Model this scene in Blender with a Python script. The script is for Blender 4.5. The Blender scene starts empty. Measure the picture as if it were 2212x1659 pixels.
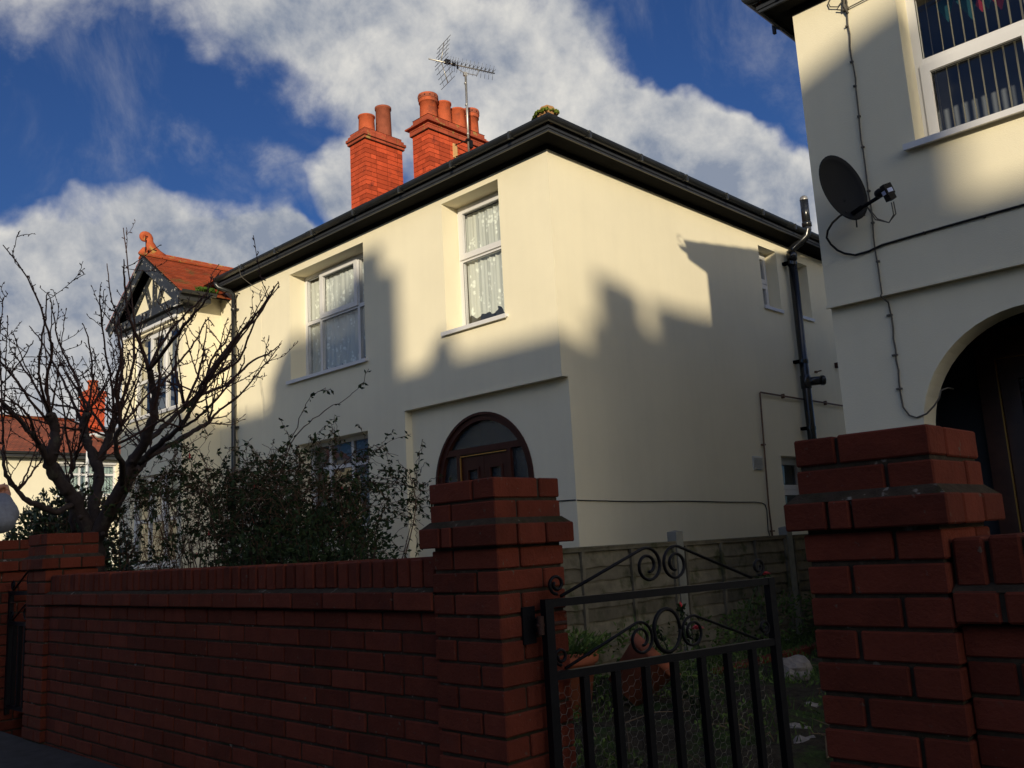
import bpy, bmesh, math, random
from mathutils import Vector, Matrix, noise
from mathutils.geometry import tessellate_polygon
random.seed(7)
R = math.radians
scn = bpy.context.scene
col = scn.collection
V = Vector
GZ = -1.05                     # pavement level; the camera stands at the origin, 1.05 m above it

# ------------------------------------------------------------------ camera
cam = bpy.data.cameras.new('camera')
cam.sensor_width = 36.0
cam.lens = 36.0 * 1943.1 / 2212.0
cam.clip_start = 0.05
cam.clip_end = 3000
co = bpy.data.objects.new('camera', cam)
rx = V((0.71436226, 0.69763923, -0.05464492)); ux = V((0.16138658, -0.08826339, 0.98293639)); fx = V((-0.68091184, 0.71099162, 0.17564164))
m = Matrix.Identity(4)
for i in range(3):
    m[i][0] = rx[i]; m[i][1] = ux[i]; m[i][2] = -fx[i]
co.matrix_world = m
col.objects.link(co)
scn.camera = co
scn.render.resolution_x = 1024; scn.render.resolution_y = 768
scn.view_settings.view_transform = 'Standard'
scn.view_settings.look = 'None'
scn.view_settings.gamma = 1.0
scn.view_settings.exposure = 0.45

# ------------------------------------------------------------------ sun and sky
SUN = V((0.660, -0.730, 0.181)).normalized()       # towards the sun
sl = bpy.data.lights.new('sun', 'SUN')
sl.energy = 3.1; sl.angle = R(0.75); sl.color = (1.0, 0.865, 0.625)
so = bpy.data.objects.new('sun', sl)
so.rotation_euler = SUN.to_track_quat('Z', 'Y').to_euler()
so.location = (20, -20, 12)
col.objects.link(so)

w = bpy.data.worlds.new("World"); scn.world = w
w.use_nodes = True
nt = w.node_tree; N = nt.nodes; L = nt.links
for n_ in list(N): N.remove(n_)
def nd(tree, t, **kw):
    n = tree.nodes.new(t)
    for k, v in kw.items(): setattr(n, k, v)
    return n
def wm(op, a, b=None, c=None, clamp=False):
    n = nd(nt, 'ShaderNodeMath', operation=op, use_clamp=clamp)
    for i, x in enumerate((a, b, c)):
        if x is None: continue
        if isinstance(x, (int, float)): n.inputs[i].default_value = x
        else: L.new(x, n.inputs[i])
    return n.outputs[0]
def wv(op, a, b=None):
    n = nd(nt, 'ShaderNodeVectorMath', operation=op)
    for i, x in enumerate((a, b)):
        if x is None: continue
        if isinstance(x, (tuple, Vector)): n.inputs[i].default_value = tuple(x)
        else: L.new(x, n.inputs[i])
    return n.outputs['Value'] if op == 'DOT_PRODUCT' else n.outputs[0]
out = nd(nt, 'ShaderNodeOutputWorld'); bg = nd(nt, 'ShaderNodeBackground')
sky = nd(nt, 'ShaderNodeTexSky', sky_type='NISHITA')
sky.sun_disc = False
sky.sun_elevation = math.asin(SUN.z); sky.sun_rotation = math.atan2(SUN.x, SUN.y)
sky.air_density = 1.0; sky.dust_density = 0.6; sky.ozone_density = 2.2
tc = nd(nt, 'ShaderNodeTexCoord')
D = wv('NORMALIZE', tc.outputs['Generated'])
def wnoise(vec, scale, detail=5, rough=.55, dist=0.0):
    n = nd(nt, 'ShaderNodeTexNoise'); n.inputs['Scale'].default_value = scale
    n.inputs['Detail'].default_value = detail; n.inputs['Roughness'].default_value = rough
    n.inputs['Distortion'].default_value = dist
    L.new(vec, n.inputs['Vector']); return n
n1 = wnoise(D, 5.0, 5, .55)
off = wv('SUBTRACT', n1.outputs['Color'], (.5, .5, .5))
sc = nd(nt, 'ShaderNodeVectorMath', operation='SCALE'); L.new(off, sc.inputs[0]); sc.inputs['Scale'].default_value = .15
Dd = wv('ADD', D, sc.outputs[0])
def direction(az, el):
    az, el = R(az), R(el)
    return V((math.sin(az) * math.cos(el), math.cos(az) * math.cos(el), math.sin(el)))
# cloud masses: azimuth, elevation, half width and half height in degrees, tilt, weight
CL = [(-60, 33.2, 15, 3.8, 0, .68), (-74, 34.0, 7, 2.4, 0, .5), (-48, 30.5, 9, 4.2, -14, .86), (-41, 29.3, 6, 4.0, -22, .92), (-55, 27.2, 7, 2.4, -25, .5),
      (-47.5, 24.5, 6, 3.4, -25, .55), (-36, 26.2, 4.6, 2.7, -38, 1.0), (-31.0, 23.8, 4.6, 2.7, -38, 1.7), (-28.2, 20.6, 4.6, 2.8, -38, 1.3), (-24.0, 18.6, 3.2, 1.9, -30, .75),
      (-66.5, 17.8, 6.0, 3.4, 8, 1.6), (-61.3, 17.3, 4.2, 2.5, -10, 1.4), (-75, 13.0, 7, 5.2, 0, 1.6), (-68, 11.0, 9, 6.5, 0, 1.35), (-58, 12.5, 6, 5.0, 0, 1.1),
      (-53.8, 21.5, 2.6, 2.1, 0, 1.25), (-57, 17.8, 2.6, 1.4, -20, .8), (-67, 24.6, 3.0, 1.1, 10, .25), (-60, 23.2, 5, 1.4, -30, .30),
      (-88, 22, 5, 6, 0, .6), (-20, 40, 9, 4, 10, .7), (20, 30, 20, 8, 10, .9), (75, 16, 26, 14, 0, 1.2), (108, 14, 26, 14, 0, 1.2), (150, 30, 18, 8, 0, .8), (-130, 24, 26, 9, 0, 1.0), (-90, 55, 30, 10, 20, .7), (100, 60, 25, 10, 0, .7)]  # wide clouds towards +X are out of view, added to light side faces
tot = None
for az, el, a, b, tilt, wt in CL:
    c = direction(az, el)
    e1 = V((c.y, -c.x, 0)).normalized(); e2 = e1.cross(c) * 1.0
    if e2.z < 0: e2 = -e2
    t = R(tilt)
    u1 = e1 * math.cos(t) + e2 * math.sin(t); u2 = -e1 * math.sin(t) + e2 * math.cos(t)
    sa, sb = math.sin(R(a)), math.sin(R(b))
    p = wv('DOT_PRODUCT', Dd, u1 / sa); q = wv('DOT_PRODUCT', Dd, u2 / sb)
    rr = wm('MULTIPLY_ADD', q, q, wm('MULTIPLY', p, p))
    f = wm('SUBTRACT', 1.0, wm('MULTIPLY', rr, .5), clamp=True)
    f = wm('MULTIPLY', f, wt)
    f = wm('MULTIPLY', f, wm('GREATER_THAN', wv('DOT_PRODUCT', D, c), 0.3))
    tot = f if tot is None else wm('ADD', tot, f)
n2 = wnoise(D, 11.0, 10, .60, .15)
n3 = wnoise(D, 3.2, 5, .5)
cov = wm('ADD', wm('MINIMUM', tot, 1.15), wm('MULTIPLY', wm('SUBTRACT', n2.outputs['Fac'], .5), 1.55))
mr = nd(nt, 'ShaderNodeMapRange', interpolation_type='SMOOTHSTEP'); L.new(cov, mr.inputs[0])
mr.inputs[1].default_value = .16; mr.inputs[2].default_value = 1.12
alpha = mr.outputs[0]
# thin wisps everywhere
n4 = wnoise(D, 4.0, 8, .65, .6)
mr2 = nd(nt, 'ShaderNodeMapRange', interpolation_type='SMOOTHSTEP'); L.new(n4.outputs['Fac'], mr2.inputs[0])
mr2.inputs[1].default_value = .48; mr2.inputs[2].default_value = .85; mr2.inputs[4].default_value = .35
alpha = wm('MAXIMUM', alpha, mr2.outputs[0])
# sunlit tops against grey bodies: compare the density here and a little towards the sun/up
D2 = wv('ADD', D, tuple(V((0.012, -0.012, 0.030))))
n2b = wnoise(D2, 11.0, 10, .60, .15)
n5 = wnoise(D, 5.0, 6, .5, .2)
edge = wm('SUBTRACT', n2.outputs['Fac'], n2b.outputs['Fac'])
lit = wm('ADD', wm('MULTIPLY', edge, 2.2), wm('MULTIPLY_ADD', n5.outputs['Fac'], 1.6, -.22))
# each cloud body is greyer towards its base
lit = wm('ADD', lit, wm('MULTIPLY', wm('SUBTRACT', wm('MINIMUM', tot, 1.6), .85), -.30), clamp=True)
ccol = nd(nt, 'ShaderNodeMix', data_type='RGBA'); L.new(lit, ccol.inputs['Factor'])
ccol.inputs['A'].default_value = (3.6, 4.2, 5.4, 1); ccol.inputs['B'].default_value = (11.0, 10.7, 10.0, 1)
# the blue of the sky, deepened a little
sk = nd(nt, 'ShaderNodeMix', data_type='RGBA', blend_type='MULTIPLY'); sk.inputs['Factor'].default_value = 1.0
L.new(sky.outputs[0], sk.inputs['A']); sk.inputs['B'].default_value = (.42, .66, 1.20, 1)
mx = nd(nt, 'ShaderNodeMix', data_type='RGBA'); L.new(alpha, mx.inputs['Factor'])
L.new(sk.outputs['Result'], mx.inputs['A']); L.new(ccol.outputs['Result'], mx.inputs['B'])
fill_glow = wm('POWER', wm('MAXIMUM', wv('DOT_PRODUCT', D, direction(98, 14)), 0.0), 3.0)  # added warm brightening of the unseen sky towards +X, lights the side faces
gm = nd(nt, 'ShaderNodeVectorMath', operation='SCALE'); L.new(mx.outputs['Result'], gm.inputs[0]); L.new(wm('MULTIPLY_ADD', fill_glow, 2.9, 1.0), gm.inputs['Scale'])
warm = nd(nt, 'ShaderNodeMix', data_type='RGBA', blend_type='MULTIPLY'); L.new(wm('MULTIPLY', fill_glow, .9, clamp=True), warm.inputs['Factor']); L.new(gm.outputs[0], warm.inputs['A']); warm.inputs['B'].default_value = (1.0, .86, .62, 1)
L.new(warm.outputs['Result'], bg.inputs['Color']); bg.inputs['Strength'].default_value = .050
L.new(bg.outputs[0], out.inputs[0])

# ------------------------------------------------------------------ materials
MATS = {}
def material(name, base, rough=.8, spec=.5, var=0.0, vscale=3.0, island=0.0, bump=0.0, bscale=40.0, col2=None, c2scale=4.0, c2lo=.5, c2hi=.65, metal=0.0, alpha=None, coat=0.0, bdist=.01, detail=6, fleck=None, streak=0.0):
    mt = bpy.data.materials.new(name); mt.use_nodes = True
    t = mt.node_tree; b = t.nodes['Principled BSDF']
    b.inputs['Roughness'].default_value = rough; b.inputs['Metallic'].default_value = metal
    b.inputs['Specular IOR Level'].default_value = spec
    b.inputs['Coat Weight'].default_value = coat
    tcn = nd(t, 'ShaderNodeTexCoord'); geo = nd(t, 'ShaderNodeNewGeometry')
    pos = geo.outputs['Position']
    def noi(s, d=detail, r=.6):
        n = nd(t, 'ShaderNodeTexNoise'); n.inputs['Scale'].default_value = s; n.inputs['Detail'].default_value = d
        n.inputs['Roughness'].default_value = r; t.links.new(pos, n.inputs['Vector']); return n.outputs['Fac']
    rgb = nd(t, 'ShaderNodeRGB'); rgb.outputs[0].default_value = (*base, 1)
    c = rgb.outputs[0]
    if col2 is not None:
        mr = nd(t, 'ShaderNodeMapRange', interpolation_type='SMOOTHSTEP'); t.links.new(noi(c2scale), mr.inputs[0])
        mr.inputs[1].default_value = c2lo; mr.inputs[2].default_value = c2hi
        mm = nd(t, 'ShaderNodeMix', data_type='RGBA'); t.links.new(mr.outputs[0], mm.inputs['Factor'])
        t.links.new(c, mm.inputs['A']); mm.inputs['B'].default_value = (*col2, 1); c = mm.outputs['Result']
    if var or island:
        hs = nd(t, 'ShaderNodeHueSaturation'); t.links.new(c, hs.inputs['Color'])
        val = None
        if var:
            mr = nd(t, 'ShaderNodeMapRange'); t.links.new(noi(vscale), mr.inputs[0])
            mr.inputs[1].default_value = .3; mr.inputs[2].default_value = .7
            mr.inputs[3].default_value = 1 - var; mr.inputs[4].default_value = 1 + var; val = mr.outputs[0]
        if island:
            mr = nd(t, 'ShaderNodeMapRange'); t.links.new(geo.outputs['Random Per Island'], mr.inputs[0])
            mr.inputs[3].default_value = 1 - island; mr.inputs[4].default_value = 1 + island
            if val is None: val = mr.outputs[0]
            else:
                mu = nd(t, 'ShaderNodeMath', operation='MULTIPLY'); t.links.new(val, mu.inputs[0]); t.links.new(mr.outputs[0], mu.inputs[1]); val = mu.outputs[0]
        t.links.new(val, hs.inputs['Value']); c = hs.outputs[0]
    if fleck is not None:      # small salt / lichen / chip marks of their own colour
        fn_ = noi(fleck[1], 3, .5); f2_ = noi(fleck[1] * .12, 2, .5)
        m1_ = nd(t, 'ShaderNodeMapRange'); t.links.new(fn_, m1_.inputs[0]); m1_.inputs[1].default_value = fleck[2]; m1_.inputs[2].default_value = fleck[2] + .05
        m2_ = nd(t, 'ShaderNodeMapRange'); t.links.new(f2_, m2_.inputs[0]); m2_.inputs[1].default_value = .45; m2_.inputs[2].default_value = .60
        mu_ = nd(t, 'ShaderNodeMath', operation='MULTIPLY'); t.links.new(m1_.outputs[0], mu_.inputs[0]); t.links.new(m2_.outputs[0], mu_.inputs[1])
        mx_f = nd(t, 'ShaderNodeMix', data_type='RGBA'); t.links.new(mu_.outputs[0], mx_f.inputs['Factor']); t.links.new(c, mx_f.inputs['A']); mx_f.inputs['B'].default_value = (*fleck[0], 1); c = mx_f.outputs['Result']
    if streak:                 # faint rain streaks running down the wall
        mp_ = nd(t, 'ShaderNodeMapping'); mp_.inputs['Scale'].default_value = (9, 9, .55); t.links.new(pos, mp_.inputs[0])
        ns_ = nd(t, 'ShaderNodeTexNoise'); ns_.inputs['Scale'].default_value = 1.0; ns_.inputs['Detail'].default_value = 5; t.links.new(mp_.outputs[0], ns_.inputs['Vector'])
        ms_ = nd(t, 'ShaderNodeMapRange'); t.links.new(ns_.outputs['Fac'], ms_.inputs[0]); ms_.inputs[1].default_value = .40; ms_.inputs[2].default_value = .72; ms_.inputs[3].default_value = 1.0; ms_.inputs[4].default_value = 1.0 - streak
        hs_ = nd(t, 'ShaderNodeHueSaturation'); t.links.new(c, hs_.inputs['Color']); t.links.new(ms_.outputs[0], hs_.inputs['Value']); c = hs_.outputs[0]
    t.links.new(c, b.inputs['Base Color'])
    if bump:
        bp = nd(t, 'ShaderNodeBump'); bp.inputs['Strength'].default_value = bump; bp.inputs['Distance'].default_value = bdist
        t.links.new(noi(bscale, 8, .65), bp.inputs['Height']); t.links.new(bp.outputs[0], b.inputs['Normal'])
    MATS[name] = mt
    return mt
render_cream = material('cream_render', (.80, .735, .555), .92, .2, var=.045, vscale=.9, bump=.5, bscale=110, bdist=.004, streak=.022)
M_soff = material('black_soffit', (.010, .010, .010), .9, .08, var=.2, vscale=5, bump=.1, bscale=20)
M_fascia = material('black_fascia', (.022, .024, .028), .45, .5, var=.2, vscale=4, bump=.1, bscale=30, col2=(.25, .25, .24), c2scale=14, c2lo=.70, c2hi=.74)
M_peel = material('peeling_black_paint', (.022, .026, .034), .5, .4, var=.2, vscale=4, bump=.2, bscale=50, col2=(.34, .32, .28), c2scale=16, c2lo=.60, c2hi=.63)
M_gut = material('black_gutter', (.018, .02, .023), .32, .5, var=.2, vscale=6)
M_pipe = material('black_pipe', (.014, .015, .017), .22, .55)
M_pipeg = material('grey_downpipe', (.022, .024, .026), .3, .5, var=.1)
M_upvc = material('white_window_frame', (.66, .655, .66), .35, .5, var=.02)
M_upvcd = material('dark_gasket', (.02, .02, .02), .5)
M_brick = material('dark_red_brick', (.128, .029, .016), .9, .15, var=.14, vscale=14, island=.22, bump=.9, bscale=70, bdist=.005, fleck=((.12, .085, .065), 45, .67), col2=(.11, .028, .018), c2scale=3.0, c2lo=.55, c2hi=.75)
M_mort = material('grey_mortar', (.050, .038, .027), .95, .1, var=.3, vscale=30, bump=.8, bscale=160, bdist=.005, fleck=((.22, .20, .17), 30, .64), col2=(.035, .032, .018), c2scale=6, c2lo=.5, c2hi=.65)
M_cb = material('orange_chimney_brick', (.44, .068, .026), .85, .2, var=.16, vscale=10, island=.26, bump=.5, bscale=90, col2=(.22, .040, .022), c2scale=4.5, c2lo=.56, c2hi=.72, bdist=.003)
M_cbd = material('weathered_cap_brick', (.33, .070, .036), .9, .2, var=.15, vscale=9, island=.18, bump=.5, bscale=90, bdist=.004, col2=(.33, .21, .07), c2scale=6, c2lo=.58, c2hi=.66)
M_cm = material('dark_joint', (.055, .022, .015), .95, .1, var=.3, vscale=20)
M_pot = material('terracotta_chimney_pot', (.46, .10, .040), .8, .2, var=.14, vscale=7, col2=(.22, .060, .032), c2scale=5, c2lo=.5, c2hi=.72, bump=.2, bscale=30)
M_potd = material('dark_terracotta', (.26, .075, .042), .85, .2, var=.2, vscale=9)
M_void = material('dark_interior', (.012, .012, .014), .9, .1)
M_room = material('room_wall', (.16, .18, .22), .9, .1)
M_tile = material('red_roof_tile', (.29, .060, .024), .85, .2, var=.15, vscale=6, island=.22, bump=.4, bscale=60, bdist=.004, col2=(.17, .085, .030), c2scale=2.6, c2lo=.50, c2hi=.66)
M_ridge = material('orange_ridge_tile', (.42, .095, .038), .85, .2, var=.15, vscale=10, bump=.4, bscale=60, bdist=.004, col2=(.42, .25, .08), c2scale=9, c2lo=.56, c2hi=.64)
M_moss = material('moss', (.10, .13, .02), .95, .1, var=.4, vscale=40, island=.3)
M_green = material('bright_moss', (.045, .085, .015), .9, .1, var=.3, vscale=40, island=.3)
M_slate = material('dark_roof_tile', (.10, .045, .032), .85, .2, var=.2, vscale=5, island=.2, bump=.3, bscale=40)
M_alu = material('weathered_aluminium', (.42, .40, .36), .38, .5, metal=.7, var=.15, vscale=20)
M_alud = material('dark_aluminium', (.13, .14, .16), .4, .5, metal=.4)
M_black = material('black_plastic', (.008, .008, .010), .6, .15)
M_iron = material('black_gate_paint', (.005, .005, .007), .5, .2, var=.3, vscale=40, bump=.25, bscale=120, bdist=.002)
M_rust = material('rusty_iron', (.05, .022, .014), .7, .3, var=.3, vscale=60, bump=.4, bscale=150)
M_wire = material('galvanised_wire', (.17, .155, .135), .6, .3, metal=.3)
M_wood = material('weathered_fence_board', (.135, .12, .088), .9, .1, var=.25, vscale=9, island=.22, bump=.6, bscale=55, bdist=.006, col2=(.06, .062, .035), c2scale=5, c2lo=.5, c2hi=.66)
M_conc = material('concrete_post', (.20, .20, .175), .95, .1, var=.15, vscale=14, bump=.5, bscale=100, bdist=.004)
M_bark = material('dark_cherry_bark', (.040, .028, .026), .8, .3, var=.35, vscale=22, bump=.9, bscale=60, bdist=.010, col2=(.075, .068, .052), c2scale=7, c2lo=.55, c2hi=.7)
M_twig = material('brown_twig', (.045, .022, .018), .75, .3, var=.25, vscale=12)
M_stem = material('reddish_stem', (.10, .050, .028), .75, .3, island=.35)
M_leaf = material('dark_shrub_leaf', (.022, .036, .013), .7, .15, island=.45)
M_holly = material('glossy_evergreen_leaf', (.022, .042, .014), .35, .5, island=.5)
M_flower = material('red_flower', (.45, .03, .035), .6, .3, island=.2)
M_rose = material('pink_rose_petal', (.55, .10, .12), .6, .3, island=.2)
M_grass = material('garden_grass', (.062, .10, .024), .8, .2, island=.45)
M_soil = material('garden_soil', (.045, .038, .028), .95, .1, var=.45, vscale=14, bump=1.0, bscale=40, bdist=.03, col2=(.035, .055, .018), c2scale=3.5, c2lo=.48, c2hi=.6)
M_asph = material('asphalt', (.045, .045, .047), .9, .2, var=.2, vscale=30, bump=.6, bscale=220, bdist=.004)
M_paving = material('dark_pavement', (.050, .050, .052), .9, .2, var=.25, vscale=12, bump=.6, bscale=180, bdist=.004)
M_stone = material('pale_rock', (.20, .18, .165), .9, .2, var=.3, vscale=20, bump=.7, bscale=60, bdist=.01)
M_terra = material('terracotta_plant_pot', (.27, .085, .045), .85, .2, var=.2, vscale=10, bump=.3, bscale=60, bdist=.003)
M_door = material('dark_red_wood', (.052, .016, .011), .5, .15, var=.15, vscale=14)
M_doorB = material('brown_varnished_door', (.085, .030, .014), .4, .5, var=.25, vscale=9, coat=.1)
M_brass = material('brass_strip', (.50, .25, .06), .35, .5, metal=.8)
M_copper = material('painted_copper_pipe', (.14, .075, .040), .5, .4, var=.2, vscale=14)
M_cable = material('black_cable', (.012, .011, .010), .6, .3)
M_cableg = material('grey_cable', (.10, .09, .075), .6, .3)
M_vent = material('white_vent', (.60, .60, .56), .6, .3)
M_dish = material('dark_grey_dish', (.016, .017, .019), .7, .15, var=.1, vscale=8)
M_blind = material('vertical_blind_slat', (.78, .74, .58), .8, .2)
M_skin = material('skin', (.42, .20, .13), .55, .4, var=.08, vscale=30)
M_nail = material('fingernail', (.50, .27, .21), .35, .5)
M_sweat = material('grey_marl_sweatshirt', (.20, .21, .24), .95, .1, var=.14, vscale=70, bump=.5, bscale=260, bdist=.003)
M_jean = material('dark_trousers', (.03, .035, .05), .9, .1)
M_hair = material('dark_hair', (.03, .02, .014), .6, .3)
M_white = material('pale_grey_metal', (.55, .57, .60), .45, .4)
M_conif = material('dark_conifer', (.030, .050, .025), .8, .2, island=.4)
M_teal = material('teal_cloth', (.006, .045, .06), .8, .2)
M_red = material('red_cloth', (.16, .01, .02), .8, .2)

def glass(name, tint=(1, 1, 1), refl=1.0, rough=0.0, bump=0.0):
    mt = bpy.data.materials.new(name); mt.use_nodes = True; t = mt.node_tree
    for n in list(t.nodes): t.nodes.remove(n)
    o = nd(t, 'ShaderNodeOutputMaterial'); mxs = nd(t, 'ShaderNodeMixShader'); tr = nd(t, 'ShaderNodeBsdfTransparent'); gl = nd(t, 'ShaderNodeBsdfGlossy')
    lw = nd(t, 'ShaderNodeLayerWeight'); lw.inputs['Blend'].default_value = .5
    pw = nd(t, 'ShaderNodeMath', operation='POWER'); pw.inputs[1].default_value = 4.0; t.links.new(lw.outputs['Facing'], pw.inputs[0])
    mu = nd(t, 'ShaderNodeMath', operation='MULTIPLY_ADD', use_clamp=True); mu.inputs[1].default_value = .9; mu.inputs[2].default_value = .045 * refl
    t.links.new(pw.outputs[0], mu.inputs[0]); t.links.new(mu.outputs[0], mxs.inputs[0])
    tr.inputs[0].default_value = (*tint, 1); gl.inputs['Roughness'].default_value = rough
    nz = nd(t, 'ShaderNodeTexNoise'); nz.inputs['Scale'].default_value = 2.2 if not bump else 60; nz.inputs['Detail'].default_value = 1
    g = nd(t, 'ShaderNodeNewGeometry'); t.links.new(g.outputs['Position'], nz.inputs['Vector'])
    bp = nd(t, 'ShaderNodeBump'); bp.inputs['Strength'].default_value = .25 if not bump else bump; bp.inputs['Distance'].default_value = .02
    t.links.new(nz.outputs['Fac'], bp.inputs['Height']); t.links.new(bp.outputs[0], gl.inputs['Normal'])
    t.links.new(tr.outputs[0], mxs.inputs[1]); t.links.new(gl.outputs[0], mxs.inputs[2]); t.links.new(mxs.outputs[0], o.inputs[0])
    return mt
M_glass = glass('window_glass', (.95, .96, .95), 2.2)
M_glassd = glass('dark_window_glass', (.45, .47, .52), 2.0)
M_obsc = glass('obscured_glass', (.30, .44, .38), 2.6, .35, .8)

def lace():
    mt = bpy.data.materials.new('lace_curtain'); mt.use_nodes = True; t = mt.node_tree
    b = t.nodes['Principled BSDF']; b.inputs['Base Color'].default_value = (.80, .84, .80, 1); b.inputs['Roughness'].default_value = .9
    tc_ = nd(t, 'ShaderNodeNewGeometry')
    vo = nd(t, 'ShaderNodeTexVoronoi'); vo.inputs['Scale'].default_value = 19
    nz = nd(t, 'ShaderNodeTexNoise'); nz.inputs['Scale'].default_value = 5.5; nz.inputs['Detail'].default_value = 3
    mp = nd(t, 'ShaderNodeMapping'); mp.inputs['Scale'].default_value = (1.6, 1.6, .75)
    t.links.new(tc_.outputs['Position'], vo.inputs['Vector']); t.links.new(tc_.outputs['Position'], mp.inputs[0]); t.links.new(mp.outputs[0], nz.inputs['Vector'])
    m1 = nd(t, 'ShaderNodeMapRange'); t.links.new(nz.outputs['Fac'], m1.inputs[0]); m1.inputs[1].default_value = .53; m1.inputs[2].default_value = .57
    m2 = nd(t, 'ShaderNodeMapRange'); t.links.new(vo.outputs['Distance'], m2.inputs[0]); m2.inputs[1].default_value = .55; m2.inputs[2].default_value = .35
    mu = nd(t, 'ShaderNodeMath', operation='MULTIPLY'); t.links.new(m1.outputs[0], mu.inputs[0]); t.links.new(m2.outputs[0], mu.inputs[1])
    ma = nd(t, 'ShaderNodeMath', operation='MULTIPLY_ADD', use_clamp=True); t.links.new(mu.outputs[0], ma.inputs[0]); ma.inputs[1].default_value = .36; ma.inputs[2].default_value = .66
    t.links.new(ma.outputs[0], b.inputs['Alpha'])
    return mt
M_lace = lace()

def coursed(name, c1, c2, mort, bw, bh, axes, island=.0):
    """tiles or bricks drawn by a brick texture on plain faces, laid along two world axes"""
    mt = bpy.data.materials.new(name); mt.use_nodes = True; t = mt.node_tree; b = t.nodes['Principled BSDF']; b.inputs['Roughness'].default_value = .85
    g = nd(t, 'ShaderNodeNewGeometry'); s = nd(t, 'ShaderNodeSeparateXYZ'); c = nd(t, 'ShaderNodeCombineXYZ')
    t.links.new(g.outputs['Position'], s.inputs[0]); t.links.new(s.outputs[axes[0]], c.inputs[0]); t.links.new(s.outputs[axes[1]], c.inputs[1])
    br = nd(t, 'ShaderNodeTexBrick'); t.links.new(c.outputs[0], br.inputs['Vector']); br.inputs['Scale'].default_value = 1
    br.inputs['Color1'].default_value = (*c1, 1); br.inputs['Color2'].default_value = (*c2, 1); br.inputs['Mortar'].default_value = (*mort, 1)
    br.inputs['Brick Width'].default_value = bw; br.inputs['Row Height'].default_value = bh; br.inputs['Mortar Size'].default_value = bh * .12
    nz = nd(t, 'ShaderNodeTexNoise'); nz.inputs['Scale'].default_value = 1.2; nz.inputs['Detail'].default_value = 7; t.links.new(g.outputs['Position'], nz.inputs['Vector'])
    hs = nd(t, 'ShaderNodeHueSaturation'); mr = nd(t, 'ShaderNodeMapRange'); t.links.new(nz.outputs['Fac'], mr.inputs[0]); mr.inputs[1].default_value = .3; mr.inputs[2].default_value = .7; mr.inputs[3].default_value = .75; mr.inputs[4].default_value = 1.25
    t.links.new(br.outputs['Color'], hs.inputs['Color']); t.links.new(mr.outputs[0], hs.inputs['Value']); t.links.new(hs.outputs[0], b.inputs['Base Color'])
    bp = nd(t, 'ShaderNodeBump'); bp.inputs['Strength'].default_value = .6; bp.inputs['Distance'].default_value = .02; bp.invert = True
    t.links.new(br.outputs['Fac'], bp.inputs['Height']); t.links.new(bp.outputs[0], b.inputs['Normal'])
    return mt
M_farroof = coursed('far_red_tiles', (.36, .085, .035), (.27, .07, .03), (.12, .04, .02), .17, .075, (1, 2))

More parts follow.
